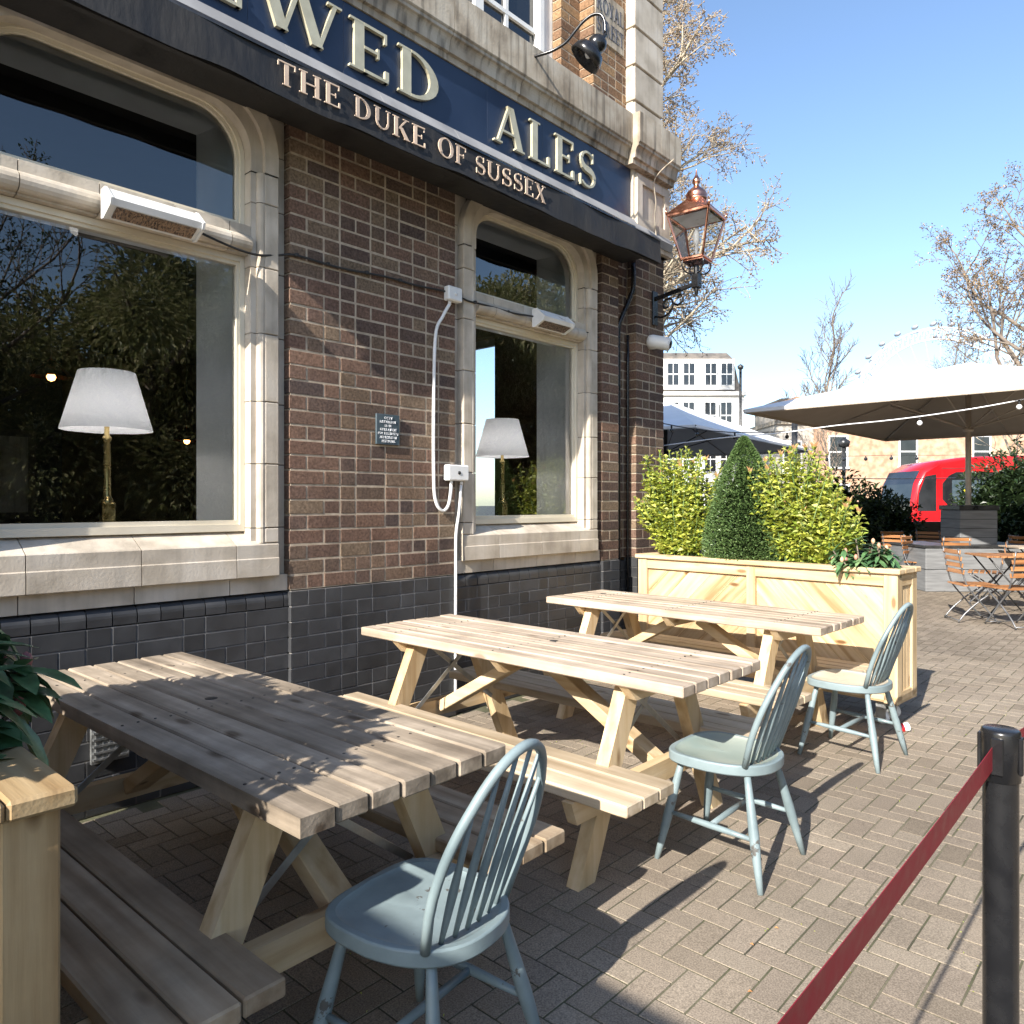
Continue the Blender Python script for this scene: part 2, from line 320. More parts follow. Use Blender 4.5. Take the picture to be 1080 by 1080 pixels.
    def ring(s, inner, outer, x0, x1, r=None):   # closed ring between two (y,z) loops, from plane x0 to x1
        r = R.random() if r is None else r
        n = len(inner); b = len(s.v)
        for x in (x0, x1):
            s.v += [(x, y, z) for y, z in inner] + [(x, y, z) for y, z in outer]
        for i in range(n - 1):
            j = i + 1; a = b; c = b + 2 * n
            s.face((c + i, c + n + i, c + n + j, c + j), r); s.face((a + i, a + j, a + n + j, a + n + i), r)
            s.face((a + i, c + i, c + j, a + j), r); s.face((a + n + i, a + n + j, c + n + j, c + n + i), r)
    def leaf(s, p, d, nrm, L_, W, r=None, fold=.25):
        r = R.random() if r is None else r
        d = d.normalized(); sd = d.cross(nrm)
        if sd.length < 1e-4: sd = d.orthogonal()
        sd.normalize(); up = sd.cross(d); b = len(s.v)
        q = p + d * L_ * .5 + up * L_ * .06
        s.v += [tuple(p), tuple(q + sd * W / 2 + up * W * fold), tuple(p + d * L_ - up * L_ * .05), tuple(q - sd * W / 2 + up * W * fold)]
        s.face((b, b + 1, b + 2), r); s.face((b, b + 2, b + 3), r)
    def ball(s, c, q, n=6, r=None, sz=1.0):
        s.lathe(c, [(0.001, -q * sz), (q * .7, -q * .7 * sz), (q, 0), (q * .7, q * .7 * sz), (0.001, q * sz)], n, r)
    def strip(s, rings, r=.5, sm=True):   # closed loops joined; normals break between strips
        b = len(s.v); n = len(rings[0]); old = s.sf; s.sf = sm
        for q in rings: s.v += [tuple(p) for p in q]
        for i in range(len(rings) - 1):
            for k in range(n): k2 = (k + 1) % n; s.face((b + i * n + k, b + i * n + k2, b + (i + 1) * n + k2, b + (i + 1) * n + k), r)
        s.sf = old
    def build(s, name, mats, parent=None, loc=None):
        me = bpy.data.meshes.new(name); me.from_pydata(s.v, [], s.f)
        a = me.attributes.new('rnd', 'FLOAT', 'FACE'); a.data.foreach_set('value', s.r)
        me.polygons.foreach_set('material_index', s.m); me.polygons.foreach_set('use_smooth', s.sm)
        for m in (mats if isinstance(mats, (list, tuple)) else [mats]): me.materials.append(mt[m])
        me.update()
        o = bpy.data.objects.new(name, me); col.objects.link(o)
        if parent: o.parent = parent
        if loc: o.location = loc
        return o
def tag(o, label=None, cat=None, group=None, kind=None):
    if label: o['label'] = label
    if cat: o['category'] = cat
    if group: o['group'] = group
    if kind: o['kind'] = kind
    return o
def empty(name, loc=(0, 0, 0), rz=0, label=None, cat=None, group=None):
    o = bpy.data.objects.new(name, None); col.objects.link(o); o.location = loc; o.rotation_euler = (0, 0, rz); o.empty_display_size = .1
    return tag(o, label, cat, group)
def copy_tree(o, parent=None):
    c = o.copy(); col.objects.link(c); c.parent = parent
    for ch in list(o.children):
        copy_tree(ch, c)
    return c
def smooth(pts, k=4):
    pts = [V(p) for p in pts]; out = []
    P = [pts[0] * 2 - pts[1]] + pts + [pts[-1] * 2 - pts[-2]]
    for i in range(1, len(P) - 2):
        for j in range(k):
            t = j / k; a, b, c, d = P[i - 1], P[i], P[i + 1], P[i + 2]
            out.append(.5 * ((2 * b) + (c - a) * t + (2 * a - 5 * b + 4 * c - d) * t * t + (3 * b - a - 3 * c + d) * t ** 3))
    return out + [pts[-1]]

# ---------------------------------------------------------------- serif lettering as solid strokes
TK, TN, SH = .17, .065, .045
def _q(x0, y0, x1, y1): return [(x0, y0), (x1, y0), (x1, y1), (x0, y1)]
def _serif(x0, x1, y): return _q(x0 - .08, y, x1 + .08, y + SH)
def _stem(x, w=TK): return [_q(x, .02, x + w, .98), _serif(x, x + w, 0), _serif(x, x + w, 1 - SH)]
def _arc(cx, cy, rx, ry, ix, iy, a0, a1, n=12):
    out = []
    for i in range(n):
        t = [math.radians(a0 + (a1 - a0) * (i + k) / n) for k in (0, 1)]
        out.append([(cx + rx * math.cos(t[0]), cy + ry * math.sin(t[0])), (cx + rx * math.cos(t[1]), cy + ry * math.sin(t[1])),
                    (cx + ix * math.cos(t[1]), cy + iy * math.sin(t[1])), (cx + ix * math.cos(t[0]), cy + iy * math.sin(t[0]))])
    return out
def _spine(pts, ws):
    out = []
    for i in range(len(pts) - 1):
        q = []
        for k in (i, i + 1):
            a = pts[max(k - 1, 0)]; b = pts[min(k + 1, len(pts) - 1)]; dx, dy = b[0] - a[0], b[1] - a[1]; l = math.hypot(dx, dy) or 1
            q.append(((pts[k][0] - dy / l * ws[k] / 2, pts[k][1] + dx / l * ws[k] / 2), (pts[k][0] + dy / l * ws[k] / 2, pts[k][1] - dx / l * ws[k] / 2)))
        out.append([q[0][0], q[1][0], q[1][1], q[0][1]])
    return out
def _diag(x0, x1, w, y0=.02, y1=.98): return [(x0, y0), (x0 + w, y0), (x1 + w, y1), (x1, y1)]
def glyph(c):
    st = _stem(.08)
    if c == 'E': return st + [_q(.25, .94, .66, 1), _q(.61, .78, .66, 1), _q(.25, .475, .52, .535), _q(.48, .40, .52, .61), _q(.25, 0, .68, .06), _q(.63, 0, .70, .24)], .76
    if c == 'F': return st + [_q(.25, .94, .66, 1), _q(.61, .78, .66, 1), _q(.25, .475, .52, .535), _q(.48, .40, .52, .61)], .70
    if c == 'L': return st + [_q(.25, 0, .66, .06), _q(.61, 0, .68, .26)], .74
    if c == 'D': return st + _arc(.25, .5, .56, .5, .39, .44, -90, 90, 14), .90
    if c == 'B': return st + _arc(.25, .74, .34, .26, .20, .205, -90, 90, 10) + _arc(.25, .255, .42, .265, .26, .20, -90, 90, 10), .78
    if c == 'P': return st + _arc(.25, .72, .38, .28, .22, .22, -90, 90, 10), .72
    if c == 'R': return st + _arc(.25, .73, .38, .27, .22, .21, -90, 90, 10) + [_diag(.68, .34, .17, .02, .49), _serif(.68, .80, 0)], .92
    if c == 'T': return [_q(.30, .02, .30 + TK, .94), _serif(.30, .30 + TK, 0), _q(.02, .94, .75, 1), _q(.02, .76, .07, 1), _q(.70, .76, .75, 1)], .80
    if c == 'H': return st + [_q(.66, .02, .66 + TK, .98), _serif(.66, .83, 0), _serif(.66, .83, 1 - SH), _q(.25, .47, .66, .53)], .95
    if c == 'I': return st, .38
    if c == 'N': return [_q(.10, .02, .165, .98), _serif(.10, .165, 0), _serif(.06, .16, 1 - SH), _diag(.68, .10, .17, 0, 1), _q(.80, .02, .865, 1), _serif(.80, .865, 1 - SH)], .98
    if c == 'U': return [_q(.08, .36, .25, .98), _serif(.08, .25, 1 - SH), _q(.70, .36, .765, .98), _serif(.70, .765, 1 - SH)] + _arc(.4225, .36, .3425, .36, .24, .28, 180, 360, 12), .88
    if c == 'K': return st + [_diag(.25, .66, .09, .42, .98), _serif(.62, .76, 1 - SH), _diag(.66, .33, .19, .02, .54), _serif(.68, .82, 0)], .92
    if c == 'O': return _arc(.5, .5, .46, .52, .29, .46, 0, 360, 28), 1.0
    if c == 'C': return _arc(.5, .5, .46, .52, .29, .46, 50, 310, 22) + [_q(.76, .72, .81, .98)], .88
    if c == 'A': return [_diag(.06, .40, .065), _diag(.66, .36, .19), _q(.22, .30, .66, .355), _serif(.05, .13, 0), _serif(.68, .82, 0)], .95
    if c == 'V': return [_diag(.34, .04, .19), _diag(.42, .70, .065), _serif(.06, .20, 1 - SH), _serif(.70, .77, 1 - SH)], .84
    if c == 'W': return [_diag(.30, .04, .18), _diag(.38, .62, .065), _diag(.84, .56, .18), _diag(.92, 1.18, .065), _serif(.06, .20, 1 - SH), _serif(1.17, 1.24, 1 - SH), _serif(.56, .72, 1 - SH)], 1.34
    if c == 'X': return [_diag(.62, .06, .19), _diag(.08, .66, .065), _serif(.06, .22, 1 - SH), _serif(.64, .74, 1 - SH), _serif(.07, .15, 0), _serif(.64, .80, 0)], .90
    if c == 'Y': return [_q(.32, .02, .49, .5), _serif(.32, .49, 0), _diag(.33, .04, .18, .42, .98), _diag(.43, .70, .065, .42, .98), _serif(.05, .20, 1 - SH), _serif(.70, .76, 1 - SH)], .84
    if c == 'S':
        pts = []; ws = []
        for i in range(25):
            t = i / 24
            if t < .5: a = math.radians(35 + 235 * t * 2); p = (.33 + .235 * math.cos(a), .735 + .235 * math.sin(a))
            else: a = math.radians(90 - 235 * (t - .5) * 2); p = (.33 + .265 * math.cos(a), .265 + .235 * math.sin(a))
            pts.append(p); ws.append(.06 + .12 * math.exp(-((t - .5) / .16) ** 2))
        return _spine(pts, ws) + [_q(.51, .72, .55, .99), _q(.05, .01, .09, .30)], .68
    return [], .42
def letters(mb, text, frame, h, depth, sp=.06, width=None):
    """frame(u, v, w) -> point; u along the text, v up, w out of the surface"""
    x = 0; adv = []
    for c in text: g, a = glyph(c); adv.append((g, x)); x += a + sp
    k = (width / (x - sp)) if width else h
    e = 0
    for g, x0 in adv:
        for q in g:
            e += 1
            d = depth + (e % 9) * .00035
            a = sum(q[i][0] * q[(i + 1) % 4][1] - q[(i + 1) % 4][0] * q[i][1] for i in range(4))
            if a < 0: q = q[::-1]
            pts = [V(frame((x0 + p[0]) * k, p[1] * h, 0)) for p in q]; top = [V(frame((x0 + p[0]) * k, p[1] * h, d)) for p in q]
            mb.hexa(pts + top, .5)
    return x * k
# ================================================================ the public house
pub = empty('pub_building', (0, 0, 0), 0, 'brown brick corner pub with pale stone window surrounds, dark glazed brick base and navy fascia', 'building')
CO = .0826
BAYS = (1.365, 4.265)
def bricks(mb, x, y0, y1, z0, z1, mort, d=.09, S=.2175, H=.109, co=CO, seed=1, jit=.0016, joint=.0115):
    rr = random.Random(seed); n = int(round((z1 - z0) / co))
    co = (z1 - z0) / n
    for k in range(n):
        za = z0 + k * co + joint / 2; zb = z0 + (k + 1) * co - joint / 2
        y = y0; i = 0; last = 0
        seq = [S, H] if k % 2 else [H, S]
        if k % 2 == 0: first = H * .98
        else: first = S
        while y < y1 - .002:
            w = first if i == 0 else ((S if rr.random() < .10 else H) if last > .15 else (S if rr.random() < .50 else H)); last = w
            if y + w > y1 - .05: w = y1 - y
            j = rr.uniform(-jit, jit); g = joint / 2
            ya = y + (g if i else -.001); yb = y + w - (g if y + w < y1 - .002 else -.001)
            mb.box(x - d, x + j, ya, yb, za + rr.uniform(-.001, .001), zb + rr.uniform(-.001, .001), rr.random(), ch=.0022)
            y += w; i += 1
    mort.box(x - d - .02, x - .0024, y0 + .006, y1 - .006, z0 + .001, z1 - .001)
br = MB(); mo = MB()
ZP, ZT = .935, 3.66
bricks(br, 0, 2.197, 3.43, ZP, ZT, mo, seed=3)
bricks(br, 0, 5.10, 5.34, ZP, ZT, mo, seed=4); mo.build('mortar_bed', 'mortar', pub); mo = MB()
bricks(br, -.10, 5.34, 5.61, ZP, ZT, mo, seed=5); bricks(br, 0, 5.61, 6.07, ZP, ZT, mo, seed=6); mo.build('mortar_bed', 'mortar', pub); mo = MB()
bricks(br, 0, -2.2, .53, ZP, ZT, mo, seed=7)
# side wall of the corner pier and the rest of the end wall
br.build('brick_wall', 'brick', pub); mo.build('mortar_bed', 'mortar', pub)
# solid core behind everything, with the two window openings and the end window
c = MB()
for y0, y1 in ((-4, .745), (1.985, 3.645), (4.885, 5.30)): c.box(-.42, -.125, y0, y1, 0, 4.6)
c.box(-.42, -.215, 5.30, 5.66, 0, 4.6); c.box(-.42, -.125, 5.66, 6.05, 0, 4.6); c.box(-.60, -.42, -4, 5.75, 4.0, 9); c.box(-.42, -.40, 4.87, 6.05, 4.6, 9); c.box(-.419, -.36, 4.87, 6.04, 4.61, 8.99)
for yc in BAYS: c.box(-.42, -.126, yc - .62, yc + .62, 0, 1.20); c.box(-.42, -.126, yc - .62, yc + .62, 3.52, 4.6)
# end wall facing the terrace: opening for a side window
c.box(-1.86, -.42, 5.75, 6.06, 0, 9); c.box(-9, -3.4, 5.75, 6.06, 0, 9); c.box(-3.4, -1.86, 5.75, 6.06, 0, .95); c.box(-3.4, -1.86, 5.75, 6.06, 3.2, 9)
c.box(-9, -.42, -4, -3.7, 0, 9); c.box(-9.3, -9, -4, 6.06, 0, 9)
c.build('wall_core', 'upbrick', pub)
rf = MB(); rf.box(-9.4, .12, -4.1, 6.15, 9, 9.25); rf.build('roof', 'dirtystone', pub)
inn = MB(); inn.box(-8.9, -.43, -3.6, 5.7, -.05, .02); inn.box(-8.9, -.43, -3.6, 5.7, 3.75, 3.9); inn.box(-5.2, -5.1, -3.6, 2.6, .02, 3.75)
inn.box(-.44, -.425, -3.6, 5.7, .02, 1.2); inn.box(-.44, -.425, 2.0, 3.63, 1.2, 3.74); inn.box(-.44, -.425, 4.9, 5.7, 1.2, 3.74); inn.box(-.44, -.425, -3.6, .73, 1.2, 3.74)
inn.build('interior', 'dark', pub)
ew = MB(); ew.box(-3.4, -1.86, 5.86, 5.90, .95, 1.02); ew.box(-3.4, -1.86, 5.86, 5.90, 3.12, 3.2); ew.box(-3.4, -3.32, 5.86, 5.90, 1.02, 3.12); ew.box(-1.92, -1.86, 5.86, 5.90, 1.02, 3.12); ew.box(-2.48, -2.42, 5.86, 5.90, 1.02, 3.12)
ew.build('end_window_frame', 'whitep', pub)

# ---- plinth of dark glazed bricks
pl = MB(); pm = MB()
bricks(pl, .012, 2.197, 3.43, 0, ZP - .004, pm, seed=13, jit=.0008, joint=.006, d=.12)
bricks(pl, .012, 5.10, 5.34, 0, ZP - .004, pm, seed=14, jit=.0008, joint=.006, d=.12)
bricks(pl, -.09, 5.34, 5.61, 0, ZP - .03, pm, seed=15, jit=.0008, joint=.006)
bricks(pl, .012, 5.61, 6.07, 0, ZP - .004, pm, seed=16, jit=.0008, joint=.006, d=.12)
bricks(pl, .012, -2.2, .53, 0, ZP - .004, pm, seed=17, jit=.0008, joint=.006, d=.12)
for i, yc in enumerate(BAYS):
    y0, y1 = yc - .832, yc + .832
    bricks(pl, -.012, y0, y1, 0, .845, pm, seed=21 + i, jit=.0008, joint=.006)
    y = y0                                  # bullnose course
    while y < y1 - .02:
        w = min(.109, y1 - y); r_ = R.random(); prof = [(-.10, .85), (-.012, .85)]
        for k in range(7):
            a = k / 6 * PI / 2; prof.append((-.055 - .0 + .045 * math.cos(a) - .0, .885 + .046 * math.sin(a)))
        prof.append((-.10, .931))
        pl.sf = False; pl.prism([(x, y + .003, z) for x, z in prof][::-1], (0, 0, 0), (0, w - .006, 0), r_); y += w
    pm.box(-.12, -.03, y0, y1, .846, .92)
pl.build('plinth', 'glazed', pub); pm.build('plinth_mortar', 'gmortar', pub)
# ventilation grille low in the plinth
vg = MB(); vg.box(-.008, .012, 1.20, 1.36, .24, .40)
for k in range(5): vg.box(.010, .022, 1.205, 1.355, .255 + k * .03, .265 + k * .03)
for k in range(6): vg.box(.011, .019, 1.215 + k * .027, 1.222 + k * .027, .25, .39)
vg.build('air_brick', ['steel'], pub)

# ---- stone window surrounds
def rr_loop(yc, hw, z0, z1, rad, n=8, rz=None):    # open loop from bottom-left up and over to bottom-right
    rz = rz or rad
    pts = [(yc - hw, z0), (yc - hw, z1 - rz)]
    for i in range(1, n): a = PI - i / n * PI / 2; pts.append((yc - hw + rad + rad * math.cos(a), z1 - rz + rz * math.sin(a)))
    pts += [(yc - hw + rad, z1), (yc + hw - rad, z1)]
    for i in range(1, n): a = PI / 2 - i / n * PI / 2; pts.append((yc + hw - rad + rad * math.cos(a), z1 - rz + rz * math.sin(a)))
    return pts + [(yc + hw, z1 - rz), (yc + hw, z0)]
def closed(l): return l + [l[0]]
for yc in BAYS:
    st = MB(); j = MB()
    zs = [1.19, 1.28, 1.62, 1.95, 2.31, 2.66, 3.0, 3.16]
    g = .0022
    for sd in (-1, 1):
        def yb(mb, x0, x1, a, b, z0, z1, **k): mb.box(x0, x1, yc + sd * a, yc + sd * b, z0, z1, **k)
        prev = ZP + .001
        for k, z in enumerate([1.28, 1.62, 1.95, 2.31, 2.66, 3.0, 3.30, 3.62]):
            yb(st, -.135, -.055, .68, .833, prev + g, z - g, ch=.003); prev = z
        prev = 1.20
        for z in zs[1:]:
            yb(st, -.12, .008, .683, .762, prev + g, z - g, ch=.004)
            # roll moulding on the inner edge
            st.lathe((-.018, yc + sd * .672, prev + g), [(.001, 0), (.026, 0), (.026, z - prev - 2 * g), (.001, z - prev - 2 * g)], 14, sm=False)
            yb(st, -.128, -.024, .617, .66, prev + g, z - g)
            prev = z
        yb(j, -.13, -.06, .625, .83, ZP + .01, 3.6); yb(j, -.12, -.03, .64, .755, 1.2, 3.16)
    # arched heads above the straight jambs
    st.ring(rr_loop(yc, .683, 3.164, 3.53, .27, 8), rr_loop(yc, .762, 3.164, 3.60, .33, 8), -.12, .008)
    st.ring(rr_loop(yc, .617, 3.164, 3.47, .22, 8), rr_loop(yc, .684, 3.164, 3.532, .272, 8), -.128, -.02)
    st.box(-.135, -.0555, yc - .68, yc + .68, 3.58, 3.66)
    # sill: face blocks, sloping top, thin step underneath
    ys = [yc - .762 + .08, yc - .30, yc + .17, yc + .57]; a = yc - .762
    for b in [yc - .42, yc + .05, yc + .52, yc + .762]:
        r_ = R.random(); z0_, z1_ = 1.022, 1.196
        pf = [(-.13, z0_), (.012, z0_), (.016, z0_ + .004), (.016, z0_ + .095), (.011, z0_ + .10), (.011, z1_ - .006), (.005, z1_), (-.12, 1.262), (-.13, 1.262)]
        if b == yc + .762 or a == yc - .762:
            pf[-2:] = [(-.12, 1.262), (-.13, 1.262)]
        st.prism([(x, a + g, z) for x, z in pf][::-1], (0, 0, 0), (0, b - a - 2 * g, 0), r_); a = b
    a = yc - .833
    for b in [yc - .44, yc + .03, yc + .50, yc + .833]: st.box(-.134, -.022, a + g, b - g, ZP + .002, 1.024); a = b
    j.box(-.13, -.06, yc - .75, yc + .75, .96, 1.17)
    # transom: roll moulding across, flat band above
    segs = [yc - .617, yc - .44, yc - .12, yc + .22, yc + .50, yc + .617]
    for a, b in zip(segs[:-1], segs[1:]):
        st.lathe((-.035, a + g, 2.775), [(.001, 0), (.044, 0), (.044, b - a - 2 * g), (.001, b - a - 2 * g)], 16, axis=(0, 1, 0), sm=False)
        st.box(-.13, -.022, a + g, b - g, 2.806, 2.868); st.box(-.13, -.045, a + g, b - g, 2.722, 2.80)
    st.build('window_surround', 'stone', pub); j.build('stone_joint', 'joint', pub)
    # timber frame, lower light and arched upper light
    fr = MB()
    lo = closed([(yc - .575, 1.322), (yc - .575, 2.672), (yc + .575, 2.672), (yc + .575, 1.322)]); lo2 = closed([(yc - .616, 1.262), (yc - .616, 2.722), (yc + .616, 2.722), (yc + .616, 1.262)])
    lm = closed([(yc - .590, 1.300), (yc - .590, 2.690), (yc + .590, 2.690), (yc + .590, 1.300)])
    fr.ring(lo, lo2, -.14, -.098); fr.ring(lm, closed([(yc - .6155, 1.264), (yc - .6155, 2.7195), (yc + .6155, 2.7195), (yc + .6155, 1.264)]), -.099, -.086)
    w = fr.build('window', 'cream', pub)
    gl = MB(); gl.poly([(-.118, yc - .576, 1.321), (-.118, yc + .576, 1.321), (-.118, yc + .576, 2.673), (-.118, yc - .576, 2.673)]); gl.build('pane', 'glass', w)
    fr = MB()
    up = rr_loop(yc, .575, 2.908, 3.452, .22, 8); up2 = rr_loop(yc, .616, 2.868, 3.493, .255, 8); um = rr_loop(yc, .592, 2.89, 3.469, .235, 8); um2 = rr_loop(yc, .6155, 2.869, 3.4925, .254, 8)
    fr.ring(closed(up), closed(up2), -.14, -.098); fr.ring(closed(um), closed(um2), -.099, -.086)
    w = fr.build('window', 'cream', pub)
    gl = MB(); gl.poly([(-.118, y, z) for y, z in rr_loop(yc, .576, 2.907, 3.453, .22, 8)][::-1]); gl.build('pane', 'glass', w)
    # white painted lining of the opening inside
    li = MB()
    for sd in (-1, 1): li.prism([(-.145, yc + sd * .575, 1.20), (-.445, yc + sd * .52, 1.20), (-.445, yc + sd * .64, 1.20), (-.145, yc + sd * .64, 1.20)][::sd], (0, 0, 0), (0, 0, 2.4))
    li.box(-.50, -.145, yc - .60, yc + .60, 1.27, 1.30); li.box(-.445, -.145, yc - .60, yc + .60, 3.455, 3.52); li.box(-.30, -.145, yc - .57, yc + .57, 2.71, 2.86)
    li.build('window_lining', 'whitep', pub)

# ---- fascia, cornice, ledge
fs = MB(); y = -2.2
for k in range(13):
    b = y + .5915; fs.box(-.02, .02, y + .0006, b - .0006, 3.885, 4.31, ch=.001); y = b
fa = fs.build('fascia_board', 'navy', pub)
T = MB(); letters(T, 'ALES', lambda u, v, w: (.022 + w, 3.775 + u, 3.945 + v), .29, .022, sp=.12, width=1.19); T.build('lettering', 'gold', fa)
T = MB(); letters(T, 'BREWED', lambda u, v, w: (.022 + w, .83 + u, 3.945 + v), .29, .022, sp=.12, width=2.45); T.build('lettering', 'gold', fa)
sl = MB(); y = -2.2
while y < 6.0:
    b = min(y + .62, 6.05); sl.prism([(x, y + .002, z) for x, z in [(-.1, 3.70), (.10, 3.70), (.115, 3.765), (.10, 3.79), (.045, 3.873), (-.1, 3.884)]][::-1], (0, 0, 0), (0, b - y - .004, 0)); y = b
sl.build('fascia_sill', 'leadsill', pub)
cn = MB(); y = -2.2
pf = [(-.15, 4.312), (.030, 4.312), (.033, 4.352), (.055, 4.356)] + [(.056 + .03 * (1 - math.cos(i / 6 * PI / 2)), 4.360 + .085 * math.sin(i / 6 * PI / 2)) for i in range(7)] + [(.092, 4.449), (.092, 4.468), (.100, 4.474), (.104, 4.480), (.104, 4.728), (-.35, 4.76)]
cy = [-2.2, -1.5, -.8, -.1, .6, 1.28, 1.97, 2.66, 3.33, 4.02, 4.70, 5.40]
for a, b in zip(cy[:-1], cy[1:]): cn.prism([(x, a + .002, z) for x, z in pf][::-1], (0, 0, 0), (0, b - a - .004, 0))
pf2 = [(x + (.072 if x > 0 else 0), z) for x, z in pf]
for a, b in ((5.40, 5.74), (5.74, 6.085)): cn.prism([(x, a + .002, z) for x, z in pf2][::-1], (0, 0, 0), (0, b - a - .004, 0))
# return of the ledge round the corner
cn.box(-2.0, .10, 6.087, 6.14, 4.50, 4.725)
cn.build('cornice', 'dirtystone', pub)
# stone end block with a sunk panel
eb = MB(); eb.box(-.1, .045, 5.497, 6.075, 3.66, 4.311); eb.ring(closed([(5.60, 3.90), (5.60, 4.20), (5.97, 4.20), (5.97, 3.90)]), closed([(5.52, 3.82), (5.52, 4.27), (6.05, 4.27), (6.05, 3.82)]), .044, .075)
eb.box(.0451, .052, 5.60, 5.97, 3.90, 4.20); eb.box(-.05, .09, 5.50, 6.09, 3.66, 3.72)
eb.build('end_block', 'stone', pub)

# ---- upper storey
u = MB(); um_ = MB()
bricks(u, -.245, 4.862, 5.115, 4.62, 8.9, um_, seed=31, S=.215)
bricks(u, -.10, 5.115, 5.60, 4.62, 8.9, um_, seed=32, S=.215, d=.15)
bricks(u, -.245, 2.4, 3.2, 4.62, 8.9, um_, seed=33); bricks(u, -.245, -2.2, 1.2, 4.62, 8.9, um_, seed=34)
bricks(u, -.245, 3.2, 4.862, 7.3, 8.9, um_, seed=35)
u.build('upper_brick_wall', 'upbrick', pub); um_.build('upper_mortar', 'mortar', pub)
q = MB(); z = 4.74
for zz in (4.964, 5.281, 5.615, 5.95, 6.28, 6.6, 6.93, 7.26, 7.6, 7.93, 8.26, 8.6, 8.9):
    q.box(-.30, -.004, 5.60, 6.07, z + .012, zz - .012, ch=.004); z = zz
q.box(-.30, -.035, 5.612, 6.06, 4.62, 8.95, .1)
q.build('quoin', 'stone', pub)
uw = MB()
for y0, y1 in ((3.25, 4.862), (1.25, 2.4)):
    uw.box(-.42, -.34, y0, y0 + .09, 4.6, 7.3); uw.box(-.42, -.34, y1 - .19, y1, 4.6, 7.3); uw.box(-.42, -.33, y0, y1, 7.15, 7.3)
    uw.box(-.34, -.325, y1 - .17, y1 - .12, 4.6, 7.2); uw.box(-.40, -.36, y0 + .09, y1 - .19, 4.62, 4.74)
    m_ = (y0 + y1 - .1) / 2
    for yy in (m_, ): uw.box(-.40, -.345, yy - .045, yy + .045, 4.7, 7.2)
    for yy in (m_ - .32, m_ + .32): uw.box(-.395, -.36, yy - .018, yy + .018, 4.7, 7.2)
    for zz in (5.28, 5.9): uw.box(-.395, -.358, y0 + .09, y1 - .19, zz - .018, zz + .018)
fw_ = uw.build('window', 'whitep', pub)
g_ = MB()
for y0, y1 in ((3.3, 4.68), (1.3, 2.25)): g_.poly([(-.382, y0, 4.7), (-.382, y1, 4.7), (-.382, y1, 7.2), (-.382, y0, 7.2)])
g_.build('pane', 'darkglass', fw_)
ps = MB(); ps.box(-.102, -.092, 5.135, 5.56, 5.36, 5.78); sg = ps.build('painted_street_name', 'dirtystone', pub)
T = MB(); letters(T, 'ROYAL', lambda u_, v, w: (-.0915 + w, 5.15 + u_, 5.60 + v), .125, .002, sp=.08, width=.40); T.build('lettering', 'darktext', sg); T = MB(); letters(T, 'STREET', lambda u_, v, w: (-.0915 + w, 5.15 + u_, 5.42 + v), .125, .002, sp=.08, width=.40)
T.build('lettering', 'darktext', sg)

# ================================================================ things fixed to the pub
aw = empty('awning', (0, .8, 3.388), 0, 'rolled black shop awning with cream lettering on its hanging front, above the pub windows', 'awning')
ya, yb_ = 0, 4.61
def sheet(mb, fn, nu, nv):
    b = len(mb.v); mb.sf = True
    for i in range(nu + 1):
        for j_ in range(nv + 1): mb.v.append(tuple(fn(i / nu, j_ / nv)))
    for i in range(nu):
        for j_ in range(nv): a = b + i * (nv + 1) + j_; mb.face((a, a + nv + 1, a + nv + 2, a + 1), .5)
    mb.sf = False
f = MB()
def val(u_, v):
    y = ya + (yb_ - ya) * u_; sag = .010 * math.sin(y * 3.1) + .006 * math.sin(y * 7.7 + 1) + .004 * math.sin(y * 17)
    return (.37 + .012 * (1 - v) + .006 * math.sin(y * 9 + v * 2), y, .195 * v + (1 - v) * sag * .6)
sheet(f, val, 90, 6)
def top_(u_, v):
    y = ya + (yb_ - ya) * u_
    return (.375 - .26 * v - .0, y, .196 + .15 * v ** .8 - .015 * math.sin(v * PI))
sheet(f, top_, 60, 5)
sheet(f, lambda u_, v: (.37 - .006, ya + (yb_ - ya) * u_, .195 * (1 - v) + .004), 60, 2)
vf = f.build('valance', 'awn', aw)
tw = lambda s_: sum(glyph(c_)[1] + .10 for c_ in s_)
full = 'THE DUKE OF SUSSEX'; kk = 2.017 / (tw(full) - .10); x_ = 0
for wd in full.split():
    T = MB(); W_ = (tw(wd) - .10) * kk
    letters(T, wd, lambda u_, v, w, x_=x_: (.3855 + w + .006 * math.sin((1.10 + x_ + u_) * 9 + .9), 1.10 + x_ + u_, .056 + v), .112, .0035, sp=.10, width=W_); T.build('lettering', 'awnletter', vf); x_ += W_ + (.10 + .42 + .10) * kk
f = MB(); f.box(-.0, .35, .02, yb_ - .02, .085, .105); f.box(.332, .362, .01, yb_ - .01, .004, .05); f.build('soffit_bar', 'awn', aw)
f = MB(); f.tube([(.10, 0, .365), (.10, yb_, .365)], .028, 12); f.build('roller', 'blackm', aw)

